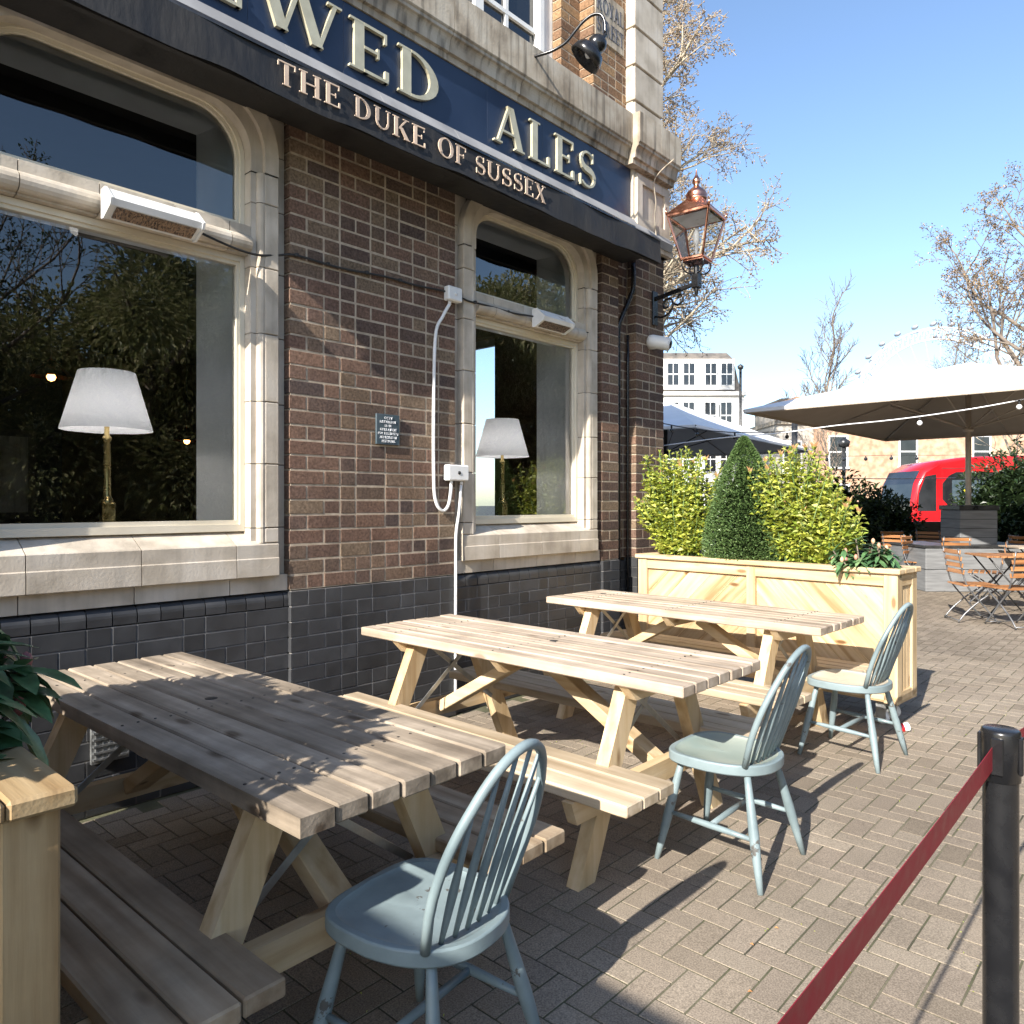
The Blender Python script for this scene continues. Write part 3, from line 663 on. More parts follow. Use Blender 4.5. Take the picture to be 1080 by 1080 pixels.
def heater(loc, L_, label):
    h = empty('infrared_heater', loc, 0, label, 'heater', 'patio heaters over the windows'); b = MB()
    pf = [(0, -.072), (.024, -.075), (.102, -.039), (.115, -.012), (.043, .052), (0, .048)]
    b.prism([(x, -L_ / 2, z) for x, z in pf][::-1], (0, 0, 0), (0, L_, 0)); 
    for s in (-1, 1): b.prism([(x * 1.06, s * (L_ / 2 + .006) - .006, z * 1.08) for x, z in pf][::-1], (0, 0, 0), (0, .012, 0))
    b.build('housing', 'wplast', h)
    g = MB(); g.prism([(.031, -L_ / 2 + .02, -.0722), (.096, -L_ / 2 + .02, -.0422), (.099, -L_ / 2 + .02, -.0447), (.034, -L_ / 2 + .02, -.0752)], (0, 0, 0), (0, L_ - .04, 0))
    g.build('grille', 'grille', h)
    for q_ in (-.1, .06): k = MB(); k.box(-.05, .01, q_, q_ + .04, -.015, .015); k.build('bracket', 'steel', h)
heater((.03, 1.445, 2.765), .40, 'white bar heater over the nearer, larger looking window with the tree reflections')
heater((.03, 4.36, 2.79), .34, 'white bar heater over the farther pub window, beside the corner')

def tubething(name, pts, rad, m, label, cat, k=4, n=8, clips=None, group=None):
    b = MB(); b.tube(smooth(pts, k), rad, n)
    if clips:
        for c_ in clips: b.cbox(V(c_), (.02, .022, .02), Matrix.Identity(3), .003)
    o = b.build(name, m); tag(o, label, cat, group); return o
tubething('power_cable', [(.03, 1.66, 2.75), (.02, 1.827, 2.723), (.016, 1.982, 2.713), (-.0, 2.12, 2.745), (.014, 2.22, 2.768), (.014, 2.43, 2.765), (.014, 2.576, 2.769), (.014, 2.852, 2.788), (.014, 3.076, 2.787), (.018, 3.33, 2.80)], .0065, 'blackmat',
          'black cable sagging across the brick wall from the nearer heater', 'cable', clips=[(.016, 2.43, 2.768), (.016, 2.7, 2.78), (.016, 2.95, 2.79), (.016, 2.23, 2.77)])
tubething('power_cable', [(.02, 3.44, 2.79), (.016, 3.55, 2.779), (.014, 3.66, 2.783), (.0, 3.80, 2.79), (.01, 4.0, 2.784), (.04, 4.19, 2.79)], .0065, 'blackmat',
          'short black cable running from the white switch box to the farther heater', 'cable', clips=[(.018, 3.6, 2.782), (.0, 3.95, 2.786)])
tubething('power_cable', [(-.04, 5.12, 2.79), (.0, 4.98, 2.80), (-.02, 4.86, 2.80)], .005, 'blackmat', 'short black cable tucked beside the farther window surround', 'cable')
def swbox(loc, w, h, label, screw):
    e = empty('junction_box', loc, 0, label, 'switch box'); b = MB(); b.box(0, .055, -w / 2, w / 2, -h / 2, h / 2, ch=.008); b.build('case', 'wplast', e)
    s = MB(); s.lathe((.055, 0, 0), [(.001, .004), (.012, .004), (.012, -.002)], 12, axis=(1, 0, 0)); s.build('knob' if screw else 'cover_screw', 'blackmat' if screw else 'wplast', e)
    for k in (-1, 1):
        c_ = MB(); c_.tube([(.027, k * w * .25, -h / 2 - .025), (.027, k * w * .25, -h / 2 + .002)], .011, 10); c_.build('gland', 'wplast', e)
        if not screw: break
swbox((.002, 3.385, 2.788), .125, .095, 'small white box on the brick wall where the black and white cables meet', False)
swbox((.002, 3.415, 1.612), .185, .105, 'wide white weatherproof socket low on the brick wall', True)
tubething('white_conduit', [(.027, 3.355, 2.72), (.022, 3.30, 2.63), (.016, 3.243, 2.5), (.016, 3.227, 2.1), (.016, 3.227, 1.58), (.018, 3.245, 1.42), (.02, 3.30, 1.362), (.022, 3.35, 1.40), (.027, 3.368, 1.50), (.027, 3.369, 1.54)], .011, 'wplast', 'white looped cable hanging between the two white boxes on the brick wall', 'conduit', k=6)
tubething('white_conduit', [(.027, 3.461, 1.54), (.022, 3.445, 1.35), (.02, 3.42, 1.2), (.026, 3.412, .95), (.026, 3.41, .5), (.026, 3.41, .05)], .010, 'wplast', 'straight white cable dropping from the wide socket to the ground', 'conduit', k=4)
# wall notice
e = empty('wall_notice', (.004, 2.858, 1.86), 0, 'small slate blue notice with white print on the brick wall between the windows', 'notice')
b = MB(); b.box(0, .014, -.088, .088, -.092, .092, ch=.002); pb = b.build('plate', 'slate', e)
T = MB()
for i, (t, w_) in enumerate([('CCTV', .06), ('RECORDING', .13), ('IS IN', .055), ('OPERATION', .125), ('FOR THE SAFETY', .155), ('AND SECURITY OF', .13), ('PERSONS', .10)]):
    T = MB(); letters(T, t, lambda u_, v, w, i=i, w_=w_: (.0145 + w, -w_ / 2 + u_, .062 - i * .0235 + v), .015, .0006, sp=.12, width=w_); T.build('print', 'whitetext', pb)
# cctv camera
e = empty('security_camera', (.0, 5.84, 2.86), 0, 'white dome ended security camera on the corner of the pub', 'camera')
b = MB(); b.lathe((0, 0, 0), [(.001, 0), (.062, 0), (.062, .05), (.05, .07), (.02, .08)], 20, axis=(1, 0, 0)); b.build('mount', 'wplast', e)
b = MB(); ax = (.80, .30, -.22); b.lathe((.06, -.01, .0), [(.001, -.07), (.05, -.065), (.06, -.03), (.06, .12), (.055, .135), (.04, .14)], 22, axis=ax); b.build('body', 'wplast', e)
b = MB(); b.lathe(V((.06, -.01, 0)) + V(ax).normalized() * .138, [(.041, 0), (.03, .012), (.001, .016)], 18, axis=ax); b.build('lens', 'darkglass', e)
# drainpipes in the recess
tubething('drainpipe', [(.03, 5.52, 3.5), (.03, 5.52, 3.30), (.01, 5.50, 3.2), (-.03, 5.42, 3.0), (-.045, 5.40, 2.9), (-.045, 5.40, 2.5), (-.045, 5.40, .62)], .021, 'blackm', 'thicker black drainpipe bending at its top, in the brick recess', 'pipe', clips=[(-.05, 5.40, 1.2), (-.05, 5.40, 2.1)])
tubething('drainpipe', [(-.06, 5.36, 2.72), (-.06, 5.355, 2.6), (-.06, 5.355, .66)], .013, 'blackm', 'thin black pipe with an open top in the brick recess', 'pipe')
tubething('drainpipe', [(-.07, 5.585, 2.9), (-.07, 5.585, 1.8), (-.07, 5.585, .55)], .012, 'blackm', 'thin black pipe nearest the corner pier of the pub', 'pipe')

# swan neck sign lamp
e = empty('sign_lamp', (.21, 4.158, 4.66), 0, 'black swan neck lamp with a domed metal shade above the navy fascia', 'lamp')
def L3(p): return V(p) - V((.21, 4.158, 4.66))
b = MB(); b.tube(smooth([L3(p) for p in ((.0, 4.10, 4.655), (.12, 4.13, 4.655), (.22, 4.17, 4.665), (.31, 4.22, 4.71), (.37, 4.26, 4.79), (.42, 4.29, 4.85), (.48, 4.32, 4.885), (.53, 4.345, 4.875), (.555, 4.358, 4.82), (.558, 4.36, 4.74))], 5), .011, 8); b.build('arm', 'blackm', e)
b = MB(); ax = V((-.50, -.30, -.62)); s0 = L3((.545, 4.355, 4.715))
b.lathe(s0, [(.012, -.03), (.016, 0), (.045, .012), (.066, .04), (.068, .075), (.06, .10), (.10, .115), (.118, .15), (.125, .20), (.121, .20), (.112, .15), (.05, .115)], 28, axis=ax); b.build('lamp_shade', 'blackm', e)
b = MB(); b.ball(s0 + ax.normalized() * .15, .03, 12); b.build('bulb', 'bulbglass', e)

# wall lantern on its scrolled bracket
LX, LY = .43, 5.90
e = empty('wall_lantern', (0, LY, 3.165), 0, 'copper four sided lantern on a black scrolled bracket at the pub corner', 'lantern')
b = MB(); b.box(.0, .022, -.04, .04, -.14, .17, ch=.006); b.beam((.02, 0, .10), (LX + .04, 0, .17), .028, .034); b.box(LX - .035, LX + .035, -.035, .035, .12, .24, ch=.006)
b.lathe((LX, 0, .05), [(.001, 0), (.012, .012), (.02, .05), (.02, .075)], 12)
sc_ = [(.02, 0, -.06), (.10, 0, -.075), (.17, 0, -.04), (.20, 0, .02), (.18, 0, .07), (.13, 0, .075), (.10, 0, .035), (.12, 0, .0), (.15, 0, .01)]; b.tube(smooth(sc_, 5), .010, 8)
sc_ = [(.19, 0, .04), (.24, 0, .01), (.29, 0, .03), (.30, 0, .08), (.26, 0, .095), (.245, 0, .065)]; b.tube(smooth(sc_, 5), .009, 8)
b.lathe((LX, 0, .24), [(.024, 0), (.024, .07)], 12)
for k in range(4):
    a = PI / 4 + k * PI / 2 + .15; dx, dy = math.cos(a), math.sin(a)
    b.tube(smooth([(LX + dx * .02, dy * .02, .25), (LX + dx * .09, dy * .09, .25), (LX + dx * .135, dy * .135, .31), (LX + dx * .115, dy * .115, .375), (LX + dx * .07, dy * .07, .375), (LX + dx * .055, dy * .055, .33)], 4), .007, 6)
b.build('bracket', 'blackm', e)
rz = Matrix.Rotation(.10, 3, 'Z')
def LP(x, y, z): q_ = rz @ V((x, y, 0)); return V((LX + q_.x, q_.y, z))
z0, z1, a0, a1 = .365, .735, .098, .185
b = MB()
for sx, sy in ((-1, -1), (1, -1), (1, 1), (-1, 1)):
    b.beam(LP(sx * a0, sy * a0, z0), LP(sx * a1, sy * a1, z1), .019, .019)
    b.tube([LP(sx * a1, sy * a1, z1 + .01), LP(sx * a1 * 1.06, sy * a1 * 1.06, z1 + .035), LP(sx * a1 * 1.02, sy * a1 * 1.02, z1 + .075)], [.015, .011, .003], 8)
def sq(a, z): return [LP(-a, -a, z), LP(a, -a, z), LP(a, a, z), LP(-a, a, z)]
def frm(a, z, w, h):
    q_ = sq(a, z)
    for i in range(4): b.beam(q_[i], q_[(i + 1) % 4], w, h)
frm(a0, z0, .022, .022); frm(a1, z1, .022, .026); b.hexa(sq(a0 * .98, z0 - .022) + sq(a0 * .98, z0 - .008))
b.build('frame', 'copper', e)
b = MB(); s1, s2 = sq(a1 * 1.07, z1 + .012), sq(.075, z1 + .145)
for i in range(4): b.poly([s1[i], s1[(i + 1) % 4], s2[(i + 1) % 4], s2[i]])
b.lathe(LP(0, 0, z1 + .12), [(.08, 0), (.098, .03), (.094, .045), (.088, .05), (.094, .07), (.08, .10), (.05, .13), (.03, .145), (.022, .16), (.033, .18), (.036, .20), (.024, .225), (.010, .25), (.004, .30)], 24)
b.build('hood', 'copper', e)
b = MB(); q0, q1 = sq(a0, z0 + .01), sq(a1, z1 - .01)
for i in range(4): b.poly([q0[i], q0[(i + 1) % 4], q1[(i + 1) % 4], q1[i]])
b.build('glazing', 'clear', e)
b = MB(); b.tube([LP(0, 0, z0), LP(0, 0, z0 + .12)], .014, 10); b.lathe(LP(0, 0, z0 + .12), [(.012, 0), (.03, .05), (.026, .11), (.01, .15)], 12); b.build('bulb', 'bulbglass', e)
b = MB(); b.poly([LP(-.16, -.16, z1 - .015), LP(.16, -.16, z1 - .015), LP(.16, .16, z1 - .015), LP(-.16, .16, z1 - .015)]); b.build('reflector', 'wplast', e)
tubething('power_cable', [(.30, 5.75, 4.40), (.16, 5.76, 4.34), (.09, 5.76, 4.26), (.085, 5.80, 4.10), (.085, 5.78, 3.95), (.095, 5.80, 3.72)], .006, 'dirtystone', 'thin pale cable hanging down the stone end block above the corner', 'cable')

# lamps standing in the windows
def tlamp(loc, label):
    e = empty('table_lamp', loc, 0, label, 'table lamp', 'pleated lamps in the pub windows')
    b = MB(); b.box(-.03, .03, -.03, .03, 0, .115, ch=.004); b.box(-.036, .036, -.036, .036, 0, .02); b.build('base', 'brass', e)
    b = MB(); b.lathe((0, 0, .115), [(.03, 0), (.03, .01), (.022, .02), (.018, .04), (.016, .30), (.021, .31), (.021, .325), (.012, .335), (.012, .40)], 18); b.build('column', 'brass', e)
    b = MB(); b.sf = True; n = 72; zz = (.475, .765); ra = (.208, .128)
    for k in range(2):
        for i in range(n): a = 2 * PI * i / n; q_ = ra[k] * (1 + (.006 if i % 2 else -.006)); b.v.append((q_ * math.cos(a), q_ * math.sin(a), zz[k]))
    for i in range(n): b.face((i, (i + 1) % n, n + (i + 1) % n, n + i), .5)
    b.sf = False
    b.build('lamp_shade', 'shade', e)
    b = MB(); b.ball((0, 0, .55), .028, 12); b.build('bulb', 'bulb', e)
tlamp((-.36, 1.393, 1.30), 'pleated white lamp on a brass column in the nearer window')
tlamp((-.36, 4.273, 1.30), 'pleated white lamp on a brass column in the farther window')
def pendant(loc, label):
    e = empty('pendant_light', loc, 0, label, 'pendant lamp'); b = MB(); b.tube([(0, 0, .1), (0, 0, 3.74 - loc[2])], .005, 6); b.build('cord', 'blackmat', e)
    b = MB(); b.lathe((0, 0, 0), [(.13, 0), (.11, .04), (.05, .09), (.02, .12)], 20); b.build('shade', 'copper', e); b = MB(); b.ball((0, 0, .0), .03, 10); b.build('bulb', 'bulbwarm', e)
pendant((-2.3, 1.70, 2.30), 'copper pendant lamp glowing at the left edge behind the nearer window')
pendant((-3.4, 3.15, 2.0), 'small glowing pendant lamp seen left of the lamp shade in the nearer window')
e = empty('framed_picture', (-5.09, 2.0, 1.7), 0, 'dim framed picture hanging inside behind the nearer window lamp', 'picture'); b = MB(); b.box(0, .03, -.35, .35, -.45, .45); b.build('frame', 'dwood', e); b = MB(); b.box(.03, .034, -.28, .28, -.38, .38); b.build('canvas', 'dirtystone', e)
# ================================================================ ground
g = MB(); g.poly([(-300, -200, -.03), (300, -200, -.03), (300, 700, -.03), (-300, 700, -.03)]); tag(g.build('ground', 'asphalt'), kind='structure')
g = MB(); g.poly([(-6, -8, -.003), (16, -8, -.003), (16, 27, -.003), (-6, 27, -.003)]); pj = g.build('paving_joints', 'sand'); tag(pj, kind='structure')
pv = MB(); U = .0925; pr = random.Random(5)
def lvl(x, y): return .0012 * mnoise.noise(V((x * .9, y * .9, 0))) + .0005 * mnoise.noise(V((x * 4, y * 4, 3)))
for i in range(0, 70):
    for j_ in range(-12, 176):
        dd = (i - j_) % 4
        if dd == 0: cx_, cy_, w, h = i + 1, j_ + .5, 2, 1
        elif dd == 3: cx_, cy_, w, h = i + .5, j_ + 1, 1, 2
        else: continue
        x, y = cx_ * U + .02, cy_ * U
        if x > 6.3 or (y > 9 and x > 5): continue
        gp = .0062
        z = lvl(x, y) + pr.uniform(-.0007, .0007); a = pr.uniform(-.008, .008)
        rot = Matrix.Rotation(a, 3, 'Z') @ Matrix.Rotation(pr.uniform(-.004, .004), 3, 'X')
        if y < 8: pv.cbox(V((x, y, z - .02)), (w * U - gp, h * U - gp, .04), rot, .0011, pr.random())
        else:
            X0, X1, Y0, Y1 = x - w * U / 2 + gp / 2, x + w * U / 2 - gp / 2, y - h * U / 2 + gp / 2, y + h * U / 2 - gp / 2
            pv.poly([(X0, Y0, z), (X1, Y0, z), (X1, Y1, z), (X0, Y1, z)], pr.random())
tag(pv.build('pavement', 'paver'), kind='structure')
# farther paving continues as one sheet in the same laying
def farpav():
    m, t, n, out = nt('far_paving'); L = t.links.new
    tc = n.new('ShaderNodeTexCoord'); bt = n.new('ShaderNodeTexBrick'); bt.inputs['Scale'].default_value = 1; bt.inputs['Brick Width'].default_value = .185; bt.inputs['Row Height'].default_value = .0925
    bt.inputs['Mortar Size'].default_value = .004; bt.inputs['Color1'].default_value = (.26, .215, .175, 1); bt.inputs['Color2'].default_value = (.30, .255, .21, 1); bt.inputs['Mortar'].default_value = (.13, .115, .08, 1)
    L(tc.outputs['Object'], bt.inputs[0]); b = n.new('ShaderNodeBsdfPrincipled'); L(bt.outputs[0], b.inputs[0]); b.inputs['Roughness'].default_value = .9; L(b.outputs[0], out.inputs[0]); return m
mt['farpav'] = farpav()
g = MB(); g.poly([(-6, 16.3, -.002), (16, 16.3, -.002), (16, 27, -.002), (-6, 27, -.002)]); g.poly([(-6, 6.3, -.001), (.02, 6.3, -.001), (.02, 16.3, -.001), (-6, 16.3, -.001)])
g.poly([(5.0, 8.9, -.0035), (16, 8.9, -.0035), (16, 16.3, -.0035), (5.0, 16.3, -.0035)]); g.poly([(6.3, -8, -.0035), (16, -8, -.0035), (16, 8.9, -.0035), (6.3, 8.9, -.0035)]); g.poly([(.02, -8, -.0012), (6.3, -8, -.0012), (6.3, -1.15, -.0012), (.02, -1.15, -.0012)])
tag(g.build('terrace_paving', 'farpav'), kind='structure')
# moss and grit caught in the joints near the camera
gr = MB()
for k in range(1100):
    x = R.uniform(.6, 4.2); y = R.uniform(1.2, 6.5); i = round(x / U); x = i * U + .02 + R.gauss(0, .004)
    if R.random() < .5: y = round(y / U) * U + R.gauss(0, .004); x = R.uniform(.6, 4.2)
    if mnoise.noise(V((x * .8, y * .8, 9))) < .05: continue
    gr.leaf(V((x, y, .0)), V((R.uniform(-1, 1), R.uniform(-1, 1), .5)), V((0, 0, 1)), R.uniform(.004, .010), .004)
tag(gr.build('moss', 'euo'), label='tiny moss tufts in the joints of the paving', cat='moss', kind='stuff')

# ================================================================ picnic tables
TL, TW, TT = 1.936, .653, .043
def picnic(name, loc, rz, label, top, benchm, clip=False, hole=(0.25, 0), gap=.006):
    e = empty(name, loc, rz, label, 'picnic table', 'timber picnic tables along the pub wall')
    b = MB(); bw = TW / 7
    for k in range(7):
        y0 = -TW / 2 + k * bw; jx = R.uniform(-.004, .004)
        if k == 0 and clip:
            b.prism([(-TL / 2 + .13, y0 + .001, .75 - TT), (TL / 2, y0 + .001, .75 - TT), (TL / 2, y0 + bw - gap, .75 - TT), (-TL / 2, y0 + bw - gap, .75 - TT)], (0, 0, 0), (0, 0, TT), .4)
        else: b.box(-TL / 2 + jx, TL / 2 + jx, y0 + gap / 2, y0 + bw - gap / 2, .75 - TT + R.uniform(-.001, .001), .75 + R.uniform(-.002, .002), ch=.005)
        b.mi = 1
        for x in (-.70, 0, .70):
            for dy in (.25, .72): b.lathe((x + R.uniform(-.006, .006), y0 + bw * dy + R.uniform(-.003, .003), .7478), [(.0042, 0), (.0042, .0048), (.001, .0042)], 7, .5, sm=False)
        b.mi = 0
    t = b.build('tabletop', [top, 'screw'], e)
    h = MB(); h.lathe((hole[0], hole[1], .7512), [(.001, 0.0008), (.021, .0008), (.021, -.003)], 20); h.build('parasol_hole', 'blackmat', t)
    for x in (-.70, 0, .70):
        b = MB(); b.prism([(x - .022, -.31, .705), (x - .022, -.25, .645), (x - .022, .25, .645), (x - .022, .31, .705)], (0, 0, 0), (.044, 0, 0)); b.build('batten', 'pine_y', e)
    for sx in (-1, 1):
        for sy in (-1, 1):
            b = MB(); x = sx * .645
            q = [(.135, .705), (.235, .705), (.555, 0), (.455, 0)]
            b.prism([(x - .029, sy * y, z) for y, z in (q[::-1] if sy > 0 else q)], (0, 0, 0), (.058, 0, 0)); b.build('leg', 'pine_z', e)
        b = MB(); x = sx * .697
        b.prism([(x - .022, -.655, .360), (x - .022, -.62, .275), (x - .022, .62, .275), (x - .022, .655, .360)][::-1], (0, 0, 0), (.044, 0, 0)); b.build('crossbeam', 'pine_y', e)
        b = MB()
        b.beam((sx * .60, -.17, .69), (sx * .60, .30, .33), .004, .024, up=(0, 1, 1), ch=.001); b.beam((sx * .592, .17, .69), (sx * .592, -.30, .33), .004, .024, up=(0, 1, 1), ch=.001); b.build('cross_brace', 'steel', e)
        b = MB(); b.beam((sx * .07, 0, .665), (sx * .665, 0, .325), .085, .055); b.build('diagonal_brace', 'pine_x', e)
    for sy in (-1, 1):
        b = MB(); y = TW / 2 + .004
        for k in range(3):
            a = y + k * .104; jx = R.uniform(-.008, .008); q = sorted((sy * a, sy * (a + .0975)))
            b.box(-TL / 2 - .02 + jx, TL / 2 - .035 + jx, q[0], q[1], .362, .405, ch=.005)
        b.build('bench_seat', benchm, e)
    return e
picnic('picnic_table', (1.299, 1.163, 0), .0202, 'weathered grey picnic table nearest the camera, with one corner cut off', 'weath_x', 'bench_x', True, (-.10, .02))
picnic('picnic_table', (1.328, 2.726, 0), -.004, 'pale picnic table in the middle of the row, behind the weathered one', 'top_x', 'warm_x', False, (.05, .06), gap=.007)
picnic('picnic_table', (1.2255, 4.371, 0), -.028, 'pale picnic table farthest along the wall, right in front of the long planter', 'top_x', 'warm_x', False, (-.78, .10), gap=.007)

# ================================================================ hoop back chairs
def chair(loc, rz, label, seatm):
    e = empty('windsor_chair', loc, rz, label, 'chair', 'pale blue hoop back chairs')
    n = 44; out = []
    for i in range(n):
        a = 2 * PI * i / n; ca, sa = math.cos(a), math.sin(a)
        p = 3.8 if ca < 0 else 2.6
        x = .205 * math.copysign(abs(ca) ** (2 / p), ca); y = (.200 if ca < 0 else .198 - .030 * max(0, ca)) * math.copysign(abs(sa) ** (2 / p), sa)
        out.append((x, y))
    b = MB(); rg = lambda s_, z: [(x * s_, y * s_, z) for x, y in out]
    b.strip([rg(.9, .386), rg(.985, .389), rg(1, .394)]); b.strip([rg(1, .394), rg(1.002, .410), rg(1, .4245)]); b.strip([rg(1, .4245), rg(.992, .4285), rg(.975, .4295)]); b.strip([rg(.975, .4295), rg(.90, .4285)]); b.sf = True; b.v += rg(.9, .386)
    b.face(tuple(range(len(b.v) - n, len(b.v)))[::-1], .5)
    st = b.build('seat', 'blue', e)
    b = MB(); b.sf = True
    rings = [(.90, .4281), (.885, .4255), (.80, .4215), (.6, .417), (.35, .414), (.12, .413)]
    for s_, z in rings:
        for x, y in out: b.v.append((x * s_, y * s_, z + (.004 * (abs(y) < .05 and x < 0))))
    for r_ in range(len(rings) - 1):
        for i in range(n): i2 = (i + 1) % n; b.face((r_ * n + i, r_ * n + i2, (r_ + 1) * n + i2, (r_ + 1) * n + i), .5)
    b.face(tuple(range((len(rings) - 1) * n, len(rings) * n)), .5); b.build('saddle', seatm, st)
    legs = {}
    for sx in (-1, 1):
        for sy in (-1, 1):
            top = V((sx * .135 - .0, sy * .13, .392)); bot = V((sx * .205 + (.015 if sx > 0 else 0), sy * .208, 0)); legs[(sx, sy)] = (top, bot)
            b = MB(); P_ = [top.lerp(bot, t) for t in (0, .15, .35, .5, .62, .8, 1)]
            b.tube(P_, [.0125, .0145, .0175, .0195, .0185, .0150, .0110], 12); b.build('leg', 'blue', e)
            if R.random() < .9:
                q = top.lerp(bot, R.uniform(.45, .8)); c_ = MB()
                for _ in range(3): c_.leaf(q + V((.0185 * (1 if sx > 0 else -1), R.uniform(-.004, .004), R.uniform(-.05, .05))), V((0, .15, -1)), V((1, 0, 0)), R.uniform(.008, .02), .004)
                c_.build('paint_chip', 'chip', e)
    mids = []
    for sy in (-1, 1):
        a = legs[(-1, sy)][0].lerp(legs[(-1, sy)][1], .53); c_ = legs[(1, sy)][0].lerp(legs[(1, sy)][1], .56); m_ = a.lerp(c_, .5); mids.append(m_)
        b = MB(); b.tube([a, a.lerp(c_, .25), m_, a.lerp(c_, .75), c_], [.008, .011, .013, .011, .008], 10); b.build('stretcher', 'blue', e)
    b = MB(); b.tube([mids[0], mids[0].lerp(mids[1], .5), mids[1]], [.010, .0125, .010], 10); b.build('stretcher', 'blue', e)
    # bent hoop
    def hoop(t):   # t 0..1 from one foot of the hoop over the top to the other
        a = PI * t; s_ = -math.cos(a)
        z = .425 + .445 * (math.sin(a) ** .62); y = .150 * s_ * (1 + .22 * math.sin(min(1, (z - .425) / .34) * PI * .75)) if True else 0
        return V((.135 + .165 * ((z - .425) / .445) ** 1.15, y, z))
    pts = [hoop(i / 40) for i in range(41)]
    b = MB(); b.tube(pts, .0122, 10); b.build('back_hoop', 'blue', e)
    for k in range(6):
        f_ = (k - 2.5) / 2.5; yb2 = .104 * f_; yt = .136 * f_
        best = min(pts[4:-4], key=lambda q: abs(q.y - yt) + (0 if q.z > .6 else 1))
        bs = V((.150 - .9 * yb2 * yb2, yb2, .424)); b = MB(); L_ = best - bs
        b.tube([bs, bs + L_ * .2, bs + L_ * .38, bs + L_ * .6, best], [.0058, .0090, .0108, .0080, .0052], 8); b.build('spindle', 'blue', e)
    return e
chair((2.255, 1.215, 0), .13, 'duck egg blue hoop back chair nearest the camera, at the end of the weathered table', 'blue')
chair((2.270, 2.800, 0), .02, 'blue hoop back chair with a worn greenish seat, at the middle table', 'greenseat')
chair((2.215, 4.400, 0), -.06, 'blue hoop back chair with a cream seat, beside the long planter', 'creamseat')

